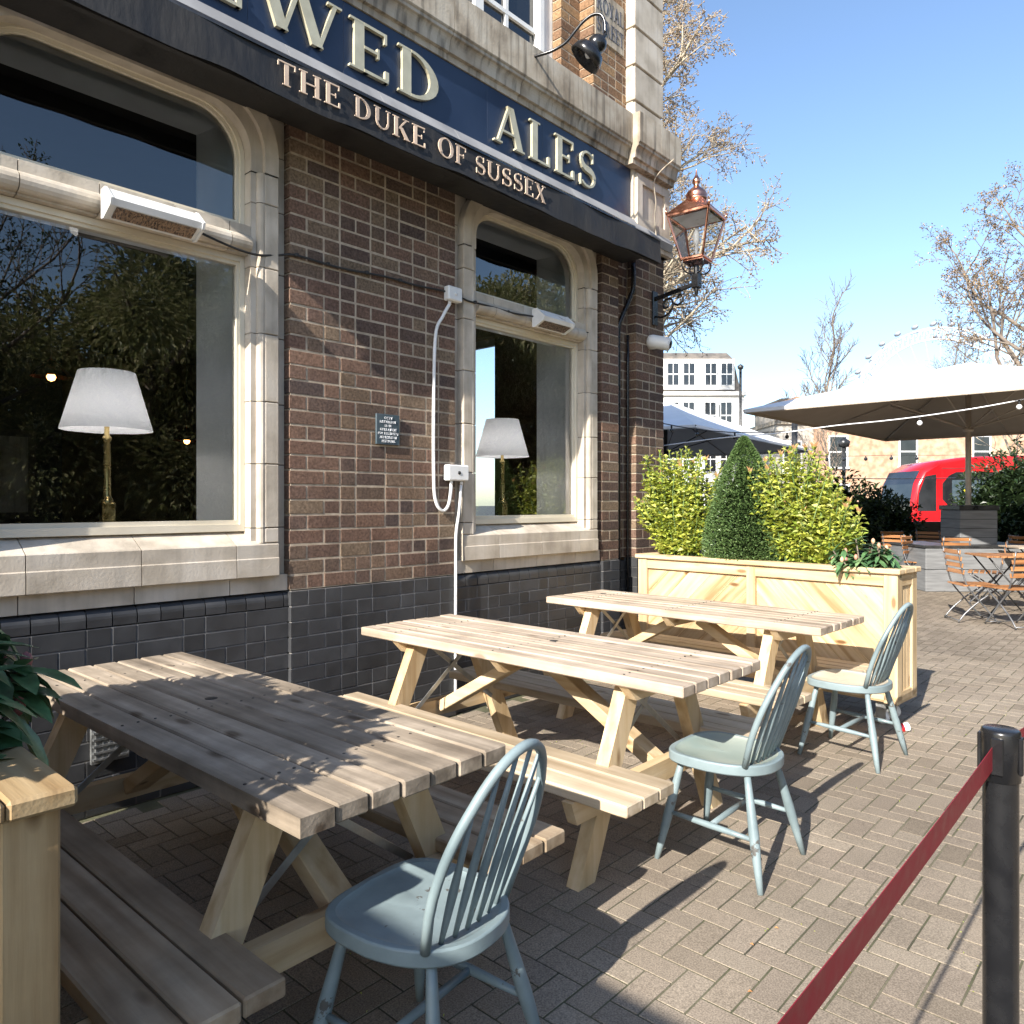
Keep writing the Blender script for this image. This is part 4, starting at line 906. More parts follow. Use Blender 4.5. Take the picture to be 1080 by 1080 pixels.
# ================================================================ planters and their plants
def planter(loc, Lx, Wy, H, z0, label, m_, panels=2, casters=True):
    e = empty('wooden_planter', loc, 0, label, 'planter')
    px_, py, pz = m_ + '_x', m_ + '_y', m_ + '_z'
    b = MB(); b.box(0, Lx, 0, Wy, z0 + .02, z0 + .05, ch=0)
    for (x0, x1, y0, y1) in ((.03, Lx - .03, .034, .05), (.03, Lx - .03, Wy - .05, Wy - .034)): b.box(x0, x1, y0, y1, z0 + .02, H - .03)
    b.build('inner_box', px_, e)
    for (x, y) in ((0, 0), (Lx - .085, 0), (0, Wy - .085), (Lx - .085, Wy - .085)):
        b = MB(); b.box(x, x + .085, y, y + .085, z0, H - .034, ch=.004); b.build('corner_post', pz, e)
    # diagonal boards inside each long side panel
    def board_side(yf, sgn):
        wd = (Lx - .17 - .07 * (panels - 1)) / panels
        for k in range(panels):
            xa = .085 + k * (wd + .07); xb = xa + wd; za, zb = z0 + .08, H - .11
            b = MB(); pitch = .20; d_ = -(zb - za)
            sl = 1 if k % 2 == 0 else -1
            while d_ < wd:
                # parallelogram clipped to the panel rectangle
                poly = [(d_, 0), (d_ + pitch - .009, 0), (d_ + pitch - .009 + (zb - za), zb - za), (d_ + (zb - za), zb - za)]
                def clip(P_, f_, c_):
                    o_ = []
                    for i in range(len(P_)):
                        p, q = P_[i], P_[(i + 1) % len(P_)]; a, c2 = f_(p), f_(q)
                        if a >= 0: o_.append(p)
                        if (a >= 0) != (c2 >= 0): t = a / (a - c2); o_.append((p[0] + (q[0] - p[0]) * t, p[1] + (q[1] - p[1]) * t))
                    return o_
                poly = clip(poly, lambda p: p[0], 0); poly = clip(poly, lambda p: wd - p[0], 0) if len(poly) > 2 else poly
                if len(poly) > 2:
                    if sl < 0: poly = [(wd - x, z) for x, z in poly][::-1]
                    pts = [(xa + x, yf + (.010 if sgn < 0 else -.010), za + z) for x, z in poly]
                    if sgn > 0: pts = pts[::-1]
                    b.prism(pts, (0, 0, 0), (0, -.016 if sgn < 0 else .016, 0)) if False else b.prism(pts[::-1] if True else pts, (0, 0, 0), (0, .014, 0))
                d_ += pitch
            b.build('boarded_panel', 'panel_d1' if sl < 0 else 'panel_d0', e)
            if k < panels - 1:
                b = MB(); b.box(xb, xb + .07, yf - .016, yf + .018, z0 + .02, H - .036, ch=.003); b.build('mullion', pz, e)
        b = MB(); b.box(.085, Lx - .085, yf - .014, yf + .016, H - .112, H - .036, ch=.003); b.build('rail', px_, e); b = MB(); b.box(.085, Lx - .085, yf - .014, yf + .016, z0 + .005, z0 + .082, ch=.003); b.build('rail', px_, e)
    board_side(.020, -1); board_side(Wy - .034, 1)
    for x0, x1 in ((.008, .03), (Lx - .03, Lx - .008)):
        b = MB(); n_ = 3; w_ = (Wy - .17) / n_
        for k in range(n_): b.box(x0, x1 - .006, .085 + k * w_ + .002, .085 + (k + 1) * w_ - .002, z0 + .02, H - .036, ch=.002)
        b.build('end_panel', pz, e)
        for za, zb in ((H - .112, H - .036), (z0, z0 + .075)): b = MB(); b.box(x0 if x0 > .5 else x0 - .006, x1 + (.006 if x0 > .5 else -.01), .085, Wy - .085, za, zb, ch=.003); b.build('rail', py, e)
    b = MB(); t = .10
    b.box(-.02, Lx + .02, -.02, t - .02, H - .034, H, ch=.006); b.box(-.02, Lx + .02, Wy - t + .02, Wy + .02, H - .034, H, ch=.006)
    b.box(-.02, t - .02, t - .018, Wy - t + .018, H - .034, H, ch=.006); b.box(Lx - t + .02, Lx + .02, t - .018, Wy - t + .018, H - .034, H, ch=.006)
    b.build('top_rim', px_, e)
    b = MB(); b.poly([(.05, .05, H - .06), (Lx - .05, .05, H - .06), (Lx - .05, Wy - .05, H - .06), (.05, Wy - .05, H - .06)]); b.build('soil', 'soil', e)
    if casters:
        for x, y in ((.12, .08), (Lx - .12, .08), (.12, Wy - .08), (Lx - .12, Wy - .08)):
            b = MB(); b.lathe((x, y - .018, .045), [(.001, 0), (.040, 0), (.045, .006), (.045, .030), (.040, .036), (.001, .036)], 20, axis=(0, 1, 0)); b.build('caster', 'wplast', e)
            b = MB(); b.box(x - .03, x + .03, y - .028, y - .022, .04, z0 + .02); b.box(x - .03, x + .03, y + .022, y + .028, .04, z0 + .02); b.box(x - .04, x + .04, y - .035, y + .035, z0 - .004, z0 + .018); b.build('caster_fork', 'steel', e)
    return e
mt['pine_d'] = mt['pine_x']
FARP = planter((.10, 5.09, 0), 2.0, .34, 1.0, .15, 'long pale pine planter on wheels, full of shrubs, at the pub corner', 'pine')
FARP.rotation_euler = (0, 0, -.075); FARP.location = (.28, 5.21, 0)
NEARP = planter((.27, -.16, 0), 2.02, .565, .95, .10, 'tan wooden planter at the lower left edge, holding glossy leaved shrubs', 'tanpine', casters=False)

def shrub_euo(c, w, d, h, n, label, cat='shrub', group=None):
    e = empty('euonymus_shrub', c, 0, label, cat, group); st = MB(); lf = MB(); tp = MB()
    for k in range(n):
        bx, by = R.uniform(-w, w) * .6, R.uniform(-d, d) * .6
        top = V((bx * 1.9 + R.gauss(0, .03), by * 1.9 + R.gauss(0, .02), h * R.uniform(.45, 1.0) * (1 - .45 * min(1, abs(bx / w) ** 2))))
        p0 = V((bx * .5, by * .5, 0)); pts = smooth([p0, p0.lerp(top, .5) + V((R.gauss(0, .02), R.gauss(0, .02), .03)), top], 4); st.tube(pts, [.004] * len(pts), 4, caps=False)
        L_ = (top - p0).length; m_ = int(L_ / .0155)
        for i in range(m_):
            t = i / m_; 
            if t < .12: continue
            p = p0.lerp(top, t) + V((R.gauss(0, .024), R.gauss(0, .020), R.gauss(0, .01))); a = R.uniform(0, 2 * PI)
            for s_ in (0, PI):
                dr = V((math.cos(a + s_), math.sin(a + s_), R.uniform(-.35, .75))); sc_ = R.uniform(.038, .064) * (1 if t < .85 else .75)
                lf.leaf(p, dr, V((R.gauss(0, .35), R.gauss(0, .35), 1)), sc_, sc_ * .62, min(1, max(0, R.random() * .8 + .2 * t)))
        if R.random() < .22:
            for i in range(5): a = i * 2.4; tp.leaf(top, V((math.cos(a) * .35, math.sin(a) * .35, 1)), V((0, 0, 1)), R.uniform(.05, .075), .018)
        for i in range(5):
            a = i * 2.4; lf.leaf(top, V((math.cos(a) * .5, math.sin(a) * .5, 1)), V((0, 0, 1)), .034, .016, R.uniform(.6, 1))
    st.build('stems_core', 'box', e); lf.build('foliage', 'euo', e); tp.build('young_shoots', 'tip', e); return e
shrub_euo((.58, 5.38, .94), .34, .14, .92, 84, 'yellow green variegated shrub at the left end of the far planter, against the brick corner')
shrub_euo((1.52, 5.32, .94), .26, .14, .90, 66, 'yellow green variegated shrub right of the clipped cone in the far planter')
shrub_euo((1.80, 5.28, .94), .22, .13, .64, 46, 'lower yellow green shrub beside the budding rhododendron in the far planter')
def cone(c, r0, h, label):
    e = empty('clipped_cone_shrub', c, 0, label, 'topiary'); b = MB()
    b.lathe((0, 0, 0), [(r0 * .7, 0), (r0 * .7, h * .2), (r0 * .45, h * .5), (r0 * .12, h * .78), (.005, h * .85)], 16, .1); b.v = [(x, y * .6, z) for x, y, z in b.v]; b.build('stems_core', 'core', e)  # solid dark core painting the shade inside the cone, no real stems
    lf = MB()
    def rad(t): return r0 * (1 - .12 * (1 - min(1, t / .15)) ** 2) * (1 - t ** 1.7) ** .85
    for k in range(19000):
        t = .02 + .98 * R.random() ** 1.35; a = R.uniform(0, 2 * PI)
        q = rad(t) * R.uniform(.86, 1.05) * (1 + .05 * mnoise.noise(V((math.cos(a) * 3, math.sin(a) * 3, t * 7)))) + .004
        dr = V((math.cos(a) + R.gauss(0, .5), math.sin(a) + R.gauss(0, .5), R.uniform(-.1, 1.0)))
        lf.leaf(V((q * math.cos(a), q * math.sin(a) * .62, t * h)), dr, V((R.gauss(0, .4), R.gauss(0, .4), 1)), R.uniform(.017, .027), .013)
    lf.build('foliage', 'box', e); return e
cone((1.14, 5.325, .965), .315, .94, 'dark green clipped cone standing between yellow shrubs in the far planter')
def rhodo(c, n, spread, hh, label, buds='bud', Ls=(.07, .11), name='rhododendron', bias=(0, 0), seedv=3):
    rr = random.Random(seedv)
    e = empty(name, c, 0, label, 'shrub'); st = MB(); lf = MB(); bd = MB()
    for k in range(n):
        a = rr.uniform(0, 2 * PI); q = spread * math.sqrt(rr.random()); tip = V((q * math.cos(a) + bias[0], q * math.sin(a) * .8 + bias[1], hh * rr.uniform(.25, 1) * (1 - .4 * (q / spread) ** 2)))
        p0 = V((tip.x * .25, tip.y * .25, -.02)); st.tube(smooth([p0, p0.lerp(tip, .5) + V((0, 0, -.02)), tip], 4), .005, 5, caps=False)
        ax = (tip - p0).normalized()
        m_ = rr.randint(8, 11)
        for i in range(m_):
            an = i * 2.399 + rr.random(); u_ = ax.orthogonal().normalized(); w_ = ax.cross(u_); dr = (u_ * math.cos(an) + w_ * math.sin(an)) + ax * rr.uniform(-.1, .55)
            L_ = rr.uniform(*Ls); pp = tip - ax * rr.uniform(0, .05)
            # a proper long leaf made of six facets
            d_ = dr.normalized(); sd = d_.cross(V((0, 0, 1)));
            if sd.length < .05: sd = d_.orthogonal()
            sd.normalize(); up = sd.cross(d_); W = L_ * .17; r_ = rr.random(); b0 = len(lf.v)
            prof = [(0, .15), (.2, .75), (.5, 1), (.8, .7), (1, .05)]
            for t, ww in prof:
                cpt = pp + d_ * L_ * t - up * L_ * .16 * t * t - V((0, 0, 1)) * L_ * .12 * t * t
                lf.v += [tuple(cpt - sd * W * ww + up * W * .28 * ww), tuple(cpt), tuple(cpt + sd * W * ww + up * W * .28 * ww)]
            lf.sf = True
            for s_ in range(4):
                for c_ in (0, 1): i0 = b0 + s_ * 3 + c_; lf.face((i0, i0 + 1, i0 + 4, i0 + 3), r_)
        if rr.random() < .55: bd.ball(tip + ax * .012, .013, 8, sz=1.5)
    st.build('stems_core', 'bark', e); lf.build('foliage', 'rho', e); bd.build('bud', buds, e); return e
rhodo((2.04, 5.20, .94), 34, .21, .27, 'budding rhododendron with long leaves at the right end of the far planter', seedv=4)
rhodo((1.88, .22, .90), 40, .27, .31, 'rhododendron with glossy leaves and a dark red bud at the left edge', 'budred', (.11, .15), seedv=12, bias=(0, .03))
# taller foliage of the near planter, out of the picture, which throws the leafy shade over the nearest table
def laurel(c, rx, ry, rz_, n, label, name='laurel_bush', L_=(.06, .10), m_='laurel', cat='shrub', trunk=True, group=None, dens=1, W=.42, hole=.0, core=0):
    e = empty(name, c, 0, label, cat, group); lf = MB(); st = MB()
    if trunk:
        for k in range(9):
            a = R.uniform(0, 2 * PI); p = V((math.cos(a) * rx * .6, math.sin(a) * ry * .6, rz_ * R.uniform(1.1, 1.8))); st.tube(smooth([(0, 0, 0), p * .5 + V((R.gauss(0, .03), 0, .05)), p], 3), [max(.008, rx * .04)] * 4 + [.004] * 3, 5, caps=False)
    for k in range(n):
        while True:
            p = V((R.uniform(-1, 1), R.uniform(-1, 1), R.uniform(-1, 1)))
            if p.length < 1: break
        p = p.normalized() * (p.length ** .6)
        nz = mnoise.noise(V((p.x * 2.3 + c[0], p.y * 2.3 + c[1], p.z * 2.3)))
        if p.length > .72 + .45 * nz: 
            if R.random() < .75: continue
        if hole and mnoise.noise(V((p.x * 4 + 9, p.y * 4, p.z * 4 + c[0]))) > hole: continue
        pos = V((p.x * rx, p.y * ry, rz_ + p.z * rz_)); d_ = p + V((R.gauss(0, .7), R.gauss(0, .7), R.gauss(0, .6)))
        q = R.uniform(*L_); lf.leaf(pos, d_, V((R.gauss(0, .3), R.gauss(0, .3), 1)), q, q * W)
    if core: st.lathe((0, 0, 0), [(rx * core * .8, .0), (rx * core, rz_ * .7), (rx * core * .9, rz_ * 1.2), (rx * core * .5, rz_ * 1.6), (.01, rz_ * 1.75)], 14, .1); st.v = [(x, y * ry / rx, z) for x, y, z in st.v] if not trunk or True else st.v  # solid dark core added inside to block light between the leaves
    if m_ == 'hedge':
        st.lathe((0, 0, 0), [(rx * .45, .05), (rx * .62, rz_ * .6), (rx * .60, rz_ * 1.1), (rx * .35, rz_ * 1.5), (.01, rz_ * 1.7)], 12, .1, sm=True)  # dark mass added inside the hedge to paint its inner shade
    if trunk: st.build('stems_core', 'core' if m_ == 'hedge' or core else 'bark', e)
    lf.build('foliage', m_, e); return e
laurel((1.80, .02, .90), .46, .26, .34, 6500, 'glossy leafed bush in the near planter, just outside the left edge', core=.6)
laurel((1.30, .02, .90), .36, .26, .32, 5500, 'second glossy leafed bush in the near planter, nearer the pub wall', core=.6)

# ---- retractable belt barrier
def post(loc, label):
    e = empty('barrier_post', loc, 0, label, 'barrier post', 'black belt barrier posts'); b = MB()
    b.lathe((0, 0, 0), [(.001, 0), (.17, 0), (.17, .012), (.12, .03), (.034, .035)], 40); b.build('base', 'blackm', e)
    b = MB(); b.lathe((0, 0, .03), [(.032, 0), (.032, .83)], 32); b.build('pole', 'blackm', e)
    b = MB(); b.lathe((0, 0, .845), [(.032, 0), (.0355, .002), (.0355, .098), (.034, .103), (.031, .105), (.001, .105)], 32)
    for a in range(4): t = a * PI / 2; b.cbox(V((math.cos(t) * .0355, math.sin(t) * .0355, .90)), (.009, .022, .075), Matrix.Rotation(t, 3, 'Z'), .002)
    b.build('head', 'blackm', e); return e
post((3.36, 1.807, 0), 'black barrier post at the right edge holding the red belt')
post((3.36, -.55, 0), 'black barrier post behind the camera'); post((3.50, 4.25, 0), 'black barrier post beyond the right edge of the view')
def belt(a, c_, label, sag=.03):
    e = MB(); n = 24; e.sf = False
    for i in range(n + 1):
        t = i / n; p = V(a).lerp(V(c_), t); z = p.z - sag * 4 * t * (1 - t); tw = .10 * math.sin(t * PI)
        for dx in (-.0006, .0006):
            for dz in (-.0235, .0235): e.v.append((p.x + dx + tw * dz, p.y, z + dz))
    for i in range(n):
        a_ = i * 4
        for p, q in ((0, 1), (1, 3), (3, 2), (2, 0)): e.face((a_ + p, a_ + q, a_ + 4 + q, a_ + 4 + p), .5)
    tag(e.build('barrier_belt', 'belt'), label, 'barrier belt', 'red barrier belts')
belt((3.352, 1.768, .895), (3.352, -.51, .895), 'dark red belt stretched from the black post towards the camera', .02)
belt((3.362, 1.847, .895), (3.498, 4.21, .895), 'dark red belt running away from the black post to the right', .03)

# small things on the ground
e = empty('crushed_cup', (2.30, 5.05, 0), .4, 'crushed red and white paper cup beside the planter wheel', 'cup'); b = MB(); b.lathe((0, 0, .022), [(.001, -.035), (.022, -.035), (.028, .04), (.029, .042), (.024, .04)], 14, axis=(.8, .3, .15)); b.build('body', 'wplast', e)
b = MB(); b.lathe((0, 0, .022), [(.0245, -.02), (.0275, .01)], 14, axis=(.8, .3, .15)); b.build('band', 'red', e)
for i, (x, y) in enumerate(((2.60, 2.28), (2.70, 2.05), (2.62, 2.42), (3.0, 4.9), (2.86, 3.9), (3.2, 5.3))):
    b = MB(); b.leaf(V((0, 0, .004)), V((1, R.uniform(-1, 1), .1)), V((0, 0, 1)), .016, .010)
    o = b.build('fallen_leaf', 'dryleaf', loc=(x, y, 0)); tag(o, 'small dry orange leaf fallen on the sunlit paving', 'leaf', 'fallen leaves')
# ================================================================ terrace beyond the planter
def fchair(loc, rz, label):
    e = empty('folding_chair', loc, rz, label, 'folding chair', 'slatted folding chairs on the far terrace')
    for sy in (-1, 1):
        y = sy * .205
        b = MB(); b.tube(smooth([(.20, y, .01), (.10, y, .12), (-.02, y, .27), (-.14, y, .42), (-.20, y, .60), (-.25, y, .88)], 3), .0095, 7); b.build('back_frame', 'greyiron', e)
        b = MB(); b.tube(smooth([(-.24, y * .93, .01), (-.16, y * .93, .12), (.0, y * .93, .27), (.14, y * .93, .37), (.20, y * .93, .43)], 3), .0095, 7); b.build('leg', 'greyiron', e)
    b = MB(); b.tube([(-.235, -.2, .03), (-.235, .2, .03)], .007, 6); b.tube([(.19, -.2, .03), (.19, .2, .03)], .007, 6); b.build('foot_bar', 'greyiron', e)
    b = MB()
    for k in range(6): x = -.17 + k * .072; b.box(x - .026, x + .026, -.22, .22, .435, .452, ch=.002)
    b.build('seat', 'teak', e)
    b = MB()
    for k in range(4): z = .60 + k * .078; x = -.195 - (z - .6) * .18; b.beam((x, -.23, z), (x, .23, z), .014, .05, up=(.18, 0, 1), ch=.003)
    b.build('backrest', 'teak', e); return e
def ctable(loc, rz, label, w=.7, l=.7, top='teak'):
    e = empty('cafe_table', loc, rz, label, 'table', 'slatted cafe tables'); b = MB(); n = int(w / .07)
    for k in range(n): b.box(-w / 2 + k * w / n + .004, -w / 2 + (k + 1) * w / n - .004, -l / 2, l / 2, .735, .755, ch=.002)
    b.build('tabletop', top, e)
    for sy in (-1, 1):
        b = MB(); y = sy * l * .38; b.tube([(-w * .42, y, .01), (0, y, .37), (w * .40, y, .73)], .010, 6); b.build('leg', 'ironb', e)
        b = MB(); b.tube([(w * .42, y * .9, .01), (0, y * .9, .37), (-w * .40, y * .9, .73)], .010, 6); b.build('leg', 'ironb', e)
    return e
def pos(px, fw):   # ground position from a bearing and a distance, worked out for this terrace
    u = (px - 540) / 791.; s, c = math.sin(.742), math.cos(.742); return (3.66 + u * fw * c - fw * s, u * fw * s + fw * c, 0)
CHP = [(1000, 12.2, 2.3, 'slatted folding chair with its back to the camera, in front of the grey planter box'),
       (1070, 8.6, 2.45, 'slatted folding chair nearest the right edge, back to the camera'),
       (1026, 9.0, .60, 'folding chair seen from the side, its back leaning left, left of the nearest slatted chair'),
       (972, 12.4, -.1, 'folding chair just past the end of the long planter, half hidden by leaves'),
       (1052, 13.0, 3.6, 'folding chair leaning beside the grey planter base, seen edge on'),
       (1072, 12.4, 4.4, 'folding chair behind the pink topped table at the right edge'),
       (1040, 10.6, 3.3, 'folding chair under the far small table, behind the side-on chair'),
       (952, 13.2, 1.2, 'folding chair behind the rhododendron of the long planter')]
for px, fw, rz, lb in CHP: fchair(pos(px, fw), rz, lb)
ctable(pos(1010, 12.9), .75, 'slatted cafe table behind the chair facing the grey planter box')
ctable(pos(1060, 9.6), .55, 'slatted cafe table between the nearest folding chairs on the right')
ctable(pos(1090, 11.4), .55, 'pale topped cafe table at the right edge, behind the slatted chairs', top='top_x')
for i, (px, fw) in enumerate(((948, 14.5), (984, 14.8), (1110, 9.4))): fchair(pos(px, fw), R.uniform(0, 6), ('folding chair farthest back at the left of the grey base', 'folding chair tucked behind the chair that faces away', 'folding chair beyond the right edge of the terrace')[i])

def parasol(c, rz, hx, hy, ze, za, label, m_, lining='lin1', polem='cappole'):
    e = empty('parasol', c, rz, label, 'parasol', 'large square parasols'); b = MB()
    cs = [(-hx, -hy), (hx, -hy), (hx, hy), (-hx, hy)]; n = 10; th = .012
    b.sf = False
    for k in range(4):
        a, c2 = V((*cs[k], ze)), V((*cs[(k + 1) % 4], ze)); ap = V((0, 0, za)); G = []
        for i in range(n + 1):
            t = i / n; row = []
            for j_ in range(n + 1):
                s_ = j_ / n; p = a.lerp(c2, s_); q = ap.lerp(p, t); q.z -= .10 * math.sin(t * PI) * (1 - abs(2 * s_ - 1) ** 2) * .6; q.z -= .0; row.append(q)
            G.append(row)
        b0 = len(b.v)
        for row in G: b.v += [tuple(q) for q in row]
        for i in range(n):
            for j_ in range(n): i0 = b0 + i * (n + 1) + j_; b.face((i0, i0 + n + 1, i0 + n + 2, i0 + 1), .5)
        b.poly([a, c2, c2 - V((0, 0, .05)), a - V((0, 0, .05))], .5)
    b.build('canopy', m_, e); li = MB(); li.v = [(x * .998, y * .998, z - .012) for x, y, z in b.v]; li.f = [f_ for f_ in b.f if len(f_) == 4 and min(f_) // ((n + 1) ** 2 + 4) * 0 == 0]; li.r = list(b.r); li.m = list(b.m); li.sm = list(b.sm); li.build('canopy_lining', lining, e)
    b = MB(); b.tube([(0, 0, .05), (0, 0, za - .1)], .045, 14); b.build('pole', polem, e)
    b = MB(); b.lathe((0, 0, ze - .25), [(.05, 0), (.08, .01), (.08, .06), (.05, .07)], 14); b.lathe((0, 0, za - .14), [(.05, 0), (.09, .02), (.05, .1)], 14); b.build('hub', polem, e)
    for k in range(8):
        a = [(-hx, -hy), (0, -hy), (hx, -hy), (hx, 0), (hx, hy), (0, hy), (-hx, hy), (-hx, 0)][k]; b = MB()
        p1 = V((a[0], a[1], ze + .01)) ; p0 = V((0, 0, za - .07))
        s_ = 0 if k % 2 == 0 else .065
        q = p0.lerp(p1, .5); q.z -= s_
        b.tube([p0 - V((0, 0, .02)), q - V((0, 0, .03)), p1 - V((0, 0, .03))], .014, 6); b.tube([(0, 0, ze - .2), p0.lerp(p1, .52) - V((0, 0, .05 + s_))], .012, 6); b.build('rib', polem, e)
    return e
PX, PY = .79, 14.5
parasol((PX, PY, 0), .0, 2.32, 3.55, 2.86, 3.78, 'large white square parasol on a central pole over the far terrace', 'canvas')
e = empty('grey_planter_box', (PX, PY, 0), .70, 'stepped grey clad box at the foot of the white parasol', 'planter'); b = MB(); b.box(-1.05, .80, -.7, .75, .0, .70, ch=.01); b.box(-.30, .30, -.31, .31, .70, 1.30, ch=.01); b.build('cladding', 'greybox', e)
b = MB(); b.box(-.32, .32, -.33, .33, 1.301, 1.38, ch=.01); b.box(-1.07, .82, -.72, .77, .702, .74); b.build('capping', 'ironb', e)
b = MB()
for z in (.36, .85, 1.0, 1.15): w_ = (1.055, .805, .705, .755) if z < .7 else (.304, .304, .314, .314); b.box(-w_[0], w_[1], -w_[2], w_[3], z - .004, z + .004)
b.build('shadow_gap', 'blackmat', e)
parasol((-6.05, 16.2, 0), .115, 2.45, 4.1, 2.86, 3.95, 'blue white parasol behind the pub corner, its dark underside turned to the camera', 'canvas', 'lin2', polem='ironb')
# unseen parasol added behind the camera to shade the paving at the lower left
parasol((4.1, -3.75, 0), 0, 1.95, 1.75, 2.30, 3.0, 'unseen parasol added behind the camera to cast shade on the paving', 'canvas')

def cord(pts, lab, bulbs, bm, cm='whitesteel', rad=.008, br=.035):
    e = empty('string_lights', pts[0], 0, lab, 'string lights', 'festoon light strings'); o = V(pts[0]); b = MB(); P_ = smooth([V(p) - o for p in pts], 8); b.tube(P_, rad, 5); b.build('cord', cm, e)
    for t in bulbs:
        p = P_[int(t * (len(P_) - 1))]; c_ = MB(); c_.tube([p, p - V((0, 0, .05))], .014, 8); c_.build('socket', 'blackmat', e); c_ = MB(); c_.ball(p - V((0, 0, .085)), br, 10); c_.build('bulb', bm, e)
def at3(px, py, fw): x, y, _ = pos(px, fw); return (x, y, 1.41 + (531 - py) / 791. * fw)
cord([at3(700, 470, 10.6), at3(760, 462, 10.4), at3(820, 457, 10.2), at3(880, 449, 10.0), at3(940, 443, 9.8), at3(1000, 435, 9.6), at3(1060, 425, 9.4), at3(1120, 412, 9.2)], 'white festoon cord with clear bulbs crossing in front of the white parasol', [.66, .90], 'bulbglass')
cord([at3(696, 446, 12), at3(730, 452, 12), at3(775, 456, 12.2), at3(835, 455, 12.5), at3(838, 454, 18)], 'dark festoon cord with small bulbs in front of the blue white parasol', [.12, .3, .5, .72], 'darkglass', 'ironb')
cord([at3(838, 450, 18), at3(858, 478, 19), at3(890, 481, 19.5), at3(940, 480, 20), at3(1000, 480, 21), at3(1100, 478, 22)], 'thin dark festoon cord strung across the brick terrace', [.14, .22, .32, .42, .52, .62, .72], 'darkglass', 'ironb', .006, .05)
tubething('overhead_wire', [at3(840, 504, 19), at3(940, 505, 20), at3(1010, 504, 21)], .012, 'ironb', 'thin dark wire strung low before the brick terrace', 'cable')
def lpost(px, fw, ztop, lab, r=.05, head=True):
    x, y, _ = pos(px, fw); e = empty('lamp_post', (x, y, 0), 0, lab, 'lamp post'); b = MB(); b.tube([(0, 0, 0), (0, 0, ztop)], r, 10); b.lathe((0, 0, 0), [(r * 2, 0), (r * 2, .4), (r, .5)], 12); b.build('pole', 'ironb', e)
    if head: b = MB(); b.lathe((0, 0, ztop), [(r, 0), (.13, .03), (.16, .16), (.09, .22), (.02, .27)], 14); b.build('lamp_head', 'ironb', e)
lpost(890, 20, 2.9, 'slim dark lamp post with a small head in front of the brick terrace', .045)
lpost(838, 18, 3.35, 'plain dark post rising behind the clipped cone, holding the festoon cord', .07, False)
lpost(781, 38, 8.2, 'thin dark mast beside the white building', .07)

# ================================================================ dark shrubs and hedge behind
laurel((*pos(716, 13.5)[:2], .5), .75, .7, .72, 2600, 'dark shrub under the blue white parasol beside the pub corner', 'evergreen_bush', (.09, .15), 'hedge')
for i, (px, fw, rx, h, n, lb) in enumerate([(880, 17, 1.0, 1.10, 3600, 'dark evergreen bush behind the yellow shrubs, left of the bus'), (918, 17.5, .9, .92, 3600, 'dark evergreen bush directly in front of the bus windscreen'), (948, 17.5, .55, .78, 2000, 'small dark evergreen bush at the nose of the bus'),
                              (1062, 18.5, 1.2, 1.35, 5200, 'dark tall evergreen covering the side of the bus, right of the parasol pole'), (1095, 17.5, 1.2, 1.5, 4600, 'dark tall evergreen at the right edge in front of the bus'), (1035, 19.5, .8, .95, 2400, 'low dark evergreen beside the parasol pole')]):
    x, y, _ = pos(px, fw); laurel((x, y, .0), rx, rx, h, n, lb, 'evergreen_bush', (.10, .17), 'hedge')
e = MB(); x, y, _ = pos(985, 19); e.box(-4.2, 4.2, -.12, .12, 0, .95); o = e.build('low_wall', 'dwood', loc=(x, y, 0)); o.rotation_euler = (0, 0, .74); tag(o, 'low dark wooden wall between the terrace and the road', 'wall')
g = MB(); g.prism([(-20, 0, 0), (20, 0, 0), (20, 7, 0), (-20, 7, 0)], (0, 0, -.02), (0, 0, .016)); o = g.build('road', 'asphalt', loc=(*pos(985, 23)[:2], 0)); o.rotation_euler = (0, 0, .742); tag(o, kind='structure')
g = MB(); g.prism([(-20, 0, 0), (20, 0, 0), (20, .25, 0), (-20, .25, 0)], (0, 0, -.02), (0, 0, .12)); o = g.build('kerb', 'stone', loc=(*pos(985, 22.7)[:2], 0)); o.rotation_euler = (0, 0, .742); tag(o, kind='structure')

# ---- red bus
bx, by, _ = pos(963, 26); e = empty('red_bus', (bx, by, 0), .742, 'red city bus with a rounded front, partly hidden by dark shrubs and the parasol pole', 'bus')
pf = [(.30, .30), (.06, .45), (.0, .95), (.02, 1.5), (.12, 2.1), (.35, 2.56), (.85, 2.86), (1.8, 3.02), (3.2, 3.08), (11.2, 3.08), (11.4, 2.9), (11.4, .35), (11.2, .30)]
b = MB(); n = len(pf); W = 2.5
ins = [(x + (.10 if x < 5 else -.1), z - (.08 if z > 2 else 0)) for x, z in pf]
P0 = [(x, 0, z) for x, z in ins]; P1 = [(x, .14, z) for x, z in pf]; P2 = [(x, W - .14, z) for x, z in pf]; P3 = [(x, W, z) for x, z in ins]
b.v += P0 + P1 + P2 + P3; b.sf = True
for r_ in range(3):
    for i in range(n): i2 = (i + 1) % n; b.face((r_ * n + i, r_ * n + i2, (r_ + 1) * n + i2, (r_ + 1) * n + i), .5)
b.sf = False; b.face(tuple(range(n))[::-1], .5); b.face(tuple(range(3 * n, 4 * n)), .5)
bd = b.build('body', 'red', e)
b = MB(); b.prism([(1.25, -.006, 2.38), (1.02, -.006, 2.1), (1.02, -.006, 1.55), (1.45, -.006, 1.10), (2.0, -.006, .98), (10.9, -.006, .98), (10.9, -.006, 2.50), (1.5, -.006, 2.50)], (0, 0, 0), (0, .02, 0)); wnd = b.build('window_band', 'darkglass', bd)
b = MB(); b.prism([(1.35, -.012, 2.22), (1.35, -.012, 1.6), (1.75, -.012, 1.15), (2.9, -.012, 1.12), (2.9, -.012, 2.22)], (0, 0, 0), (0, .01, 0)); b.build('window_pane', 'slate', wnd)
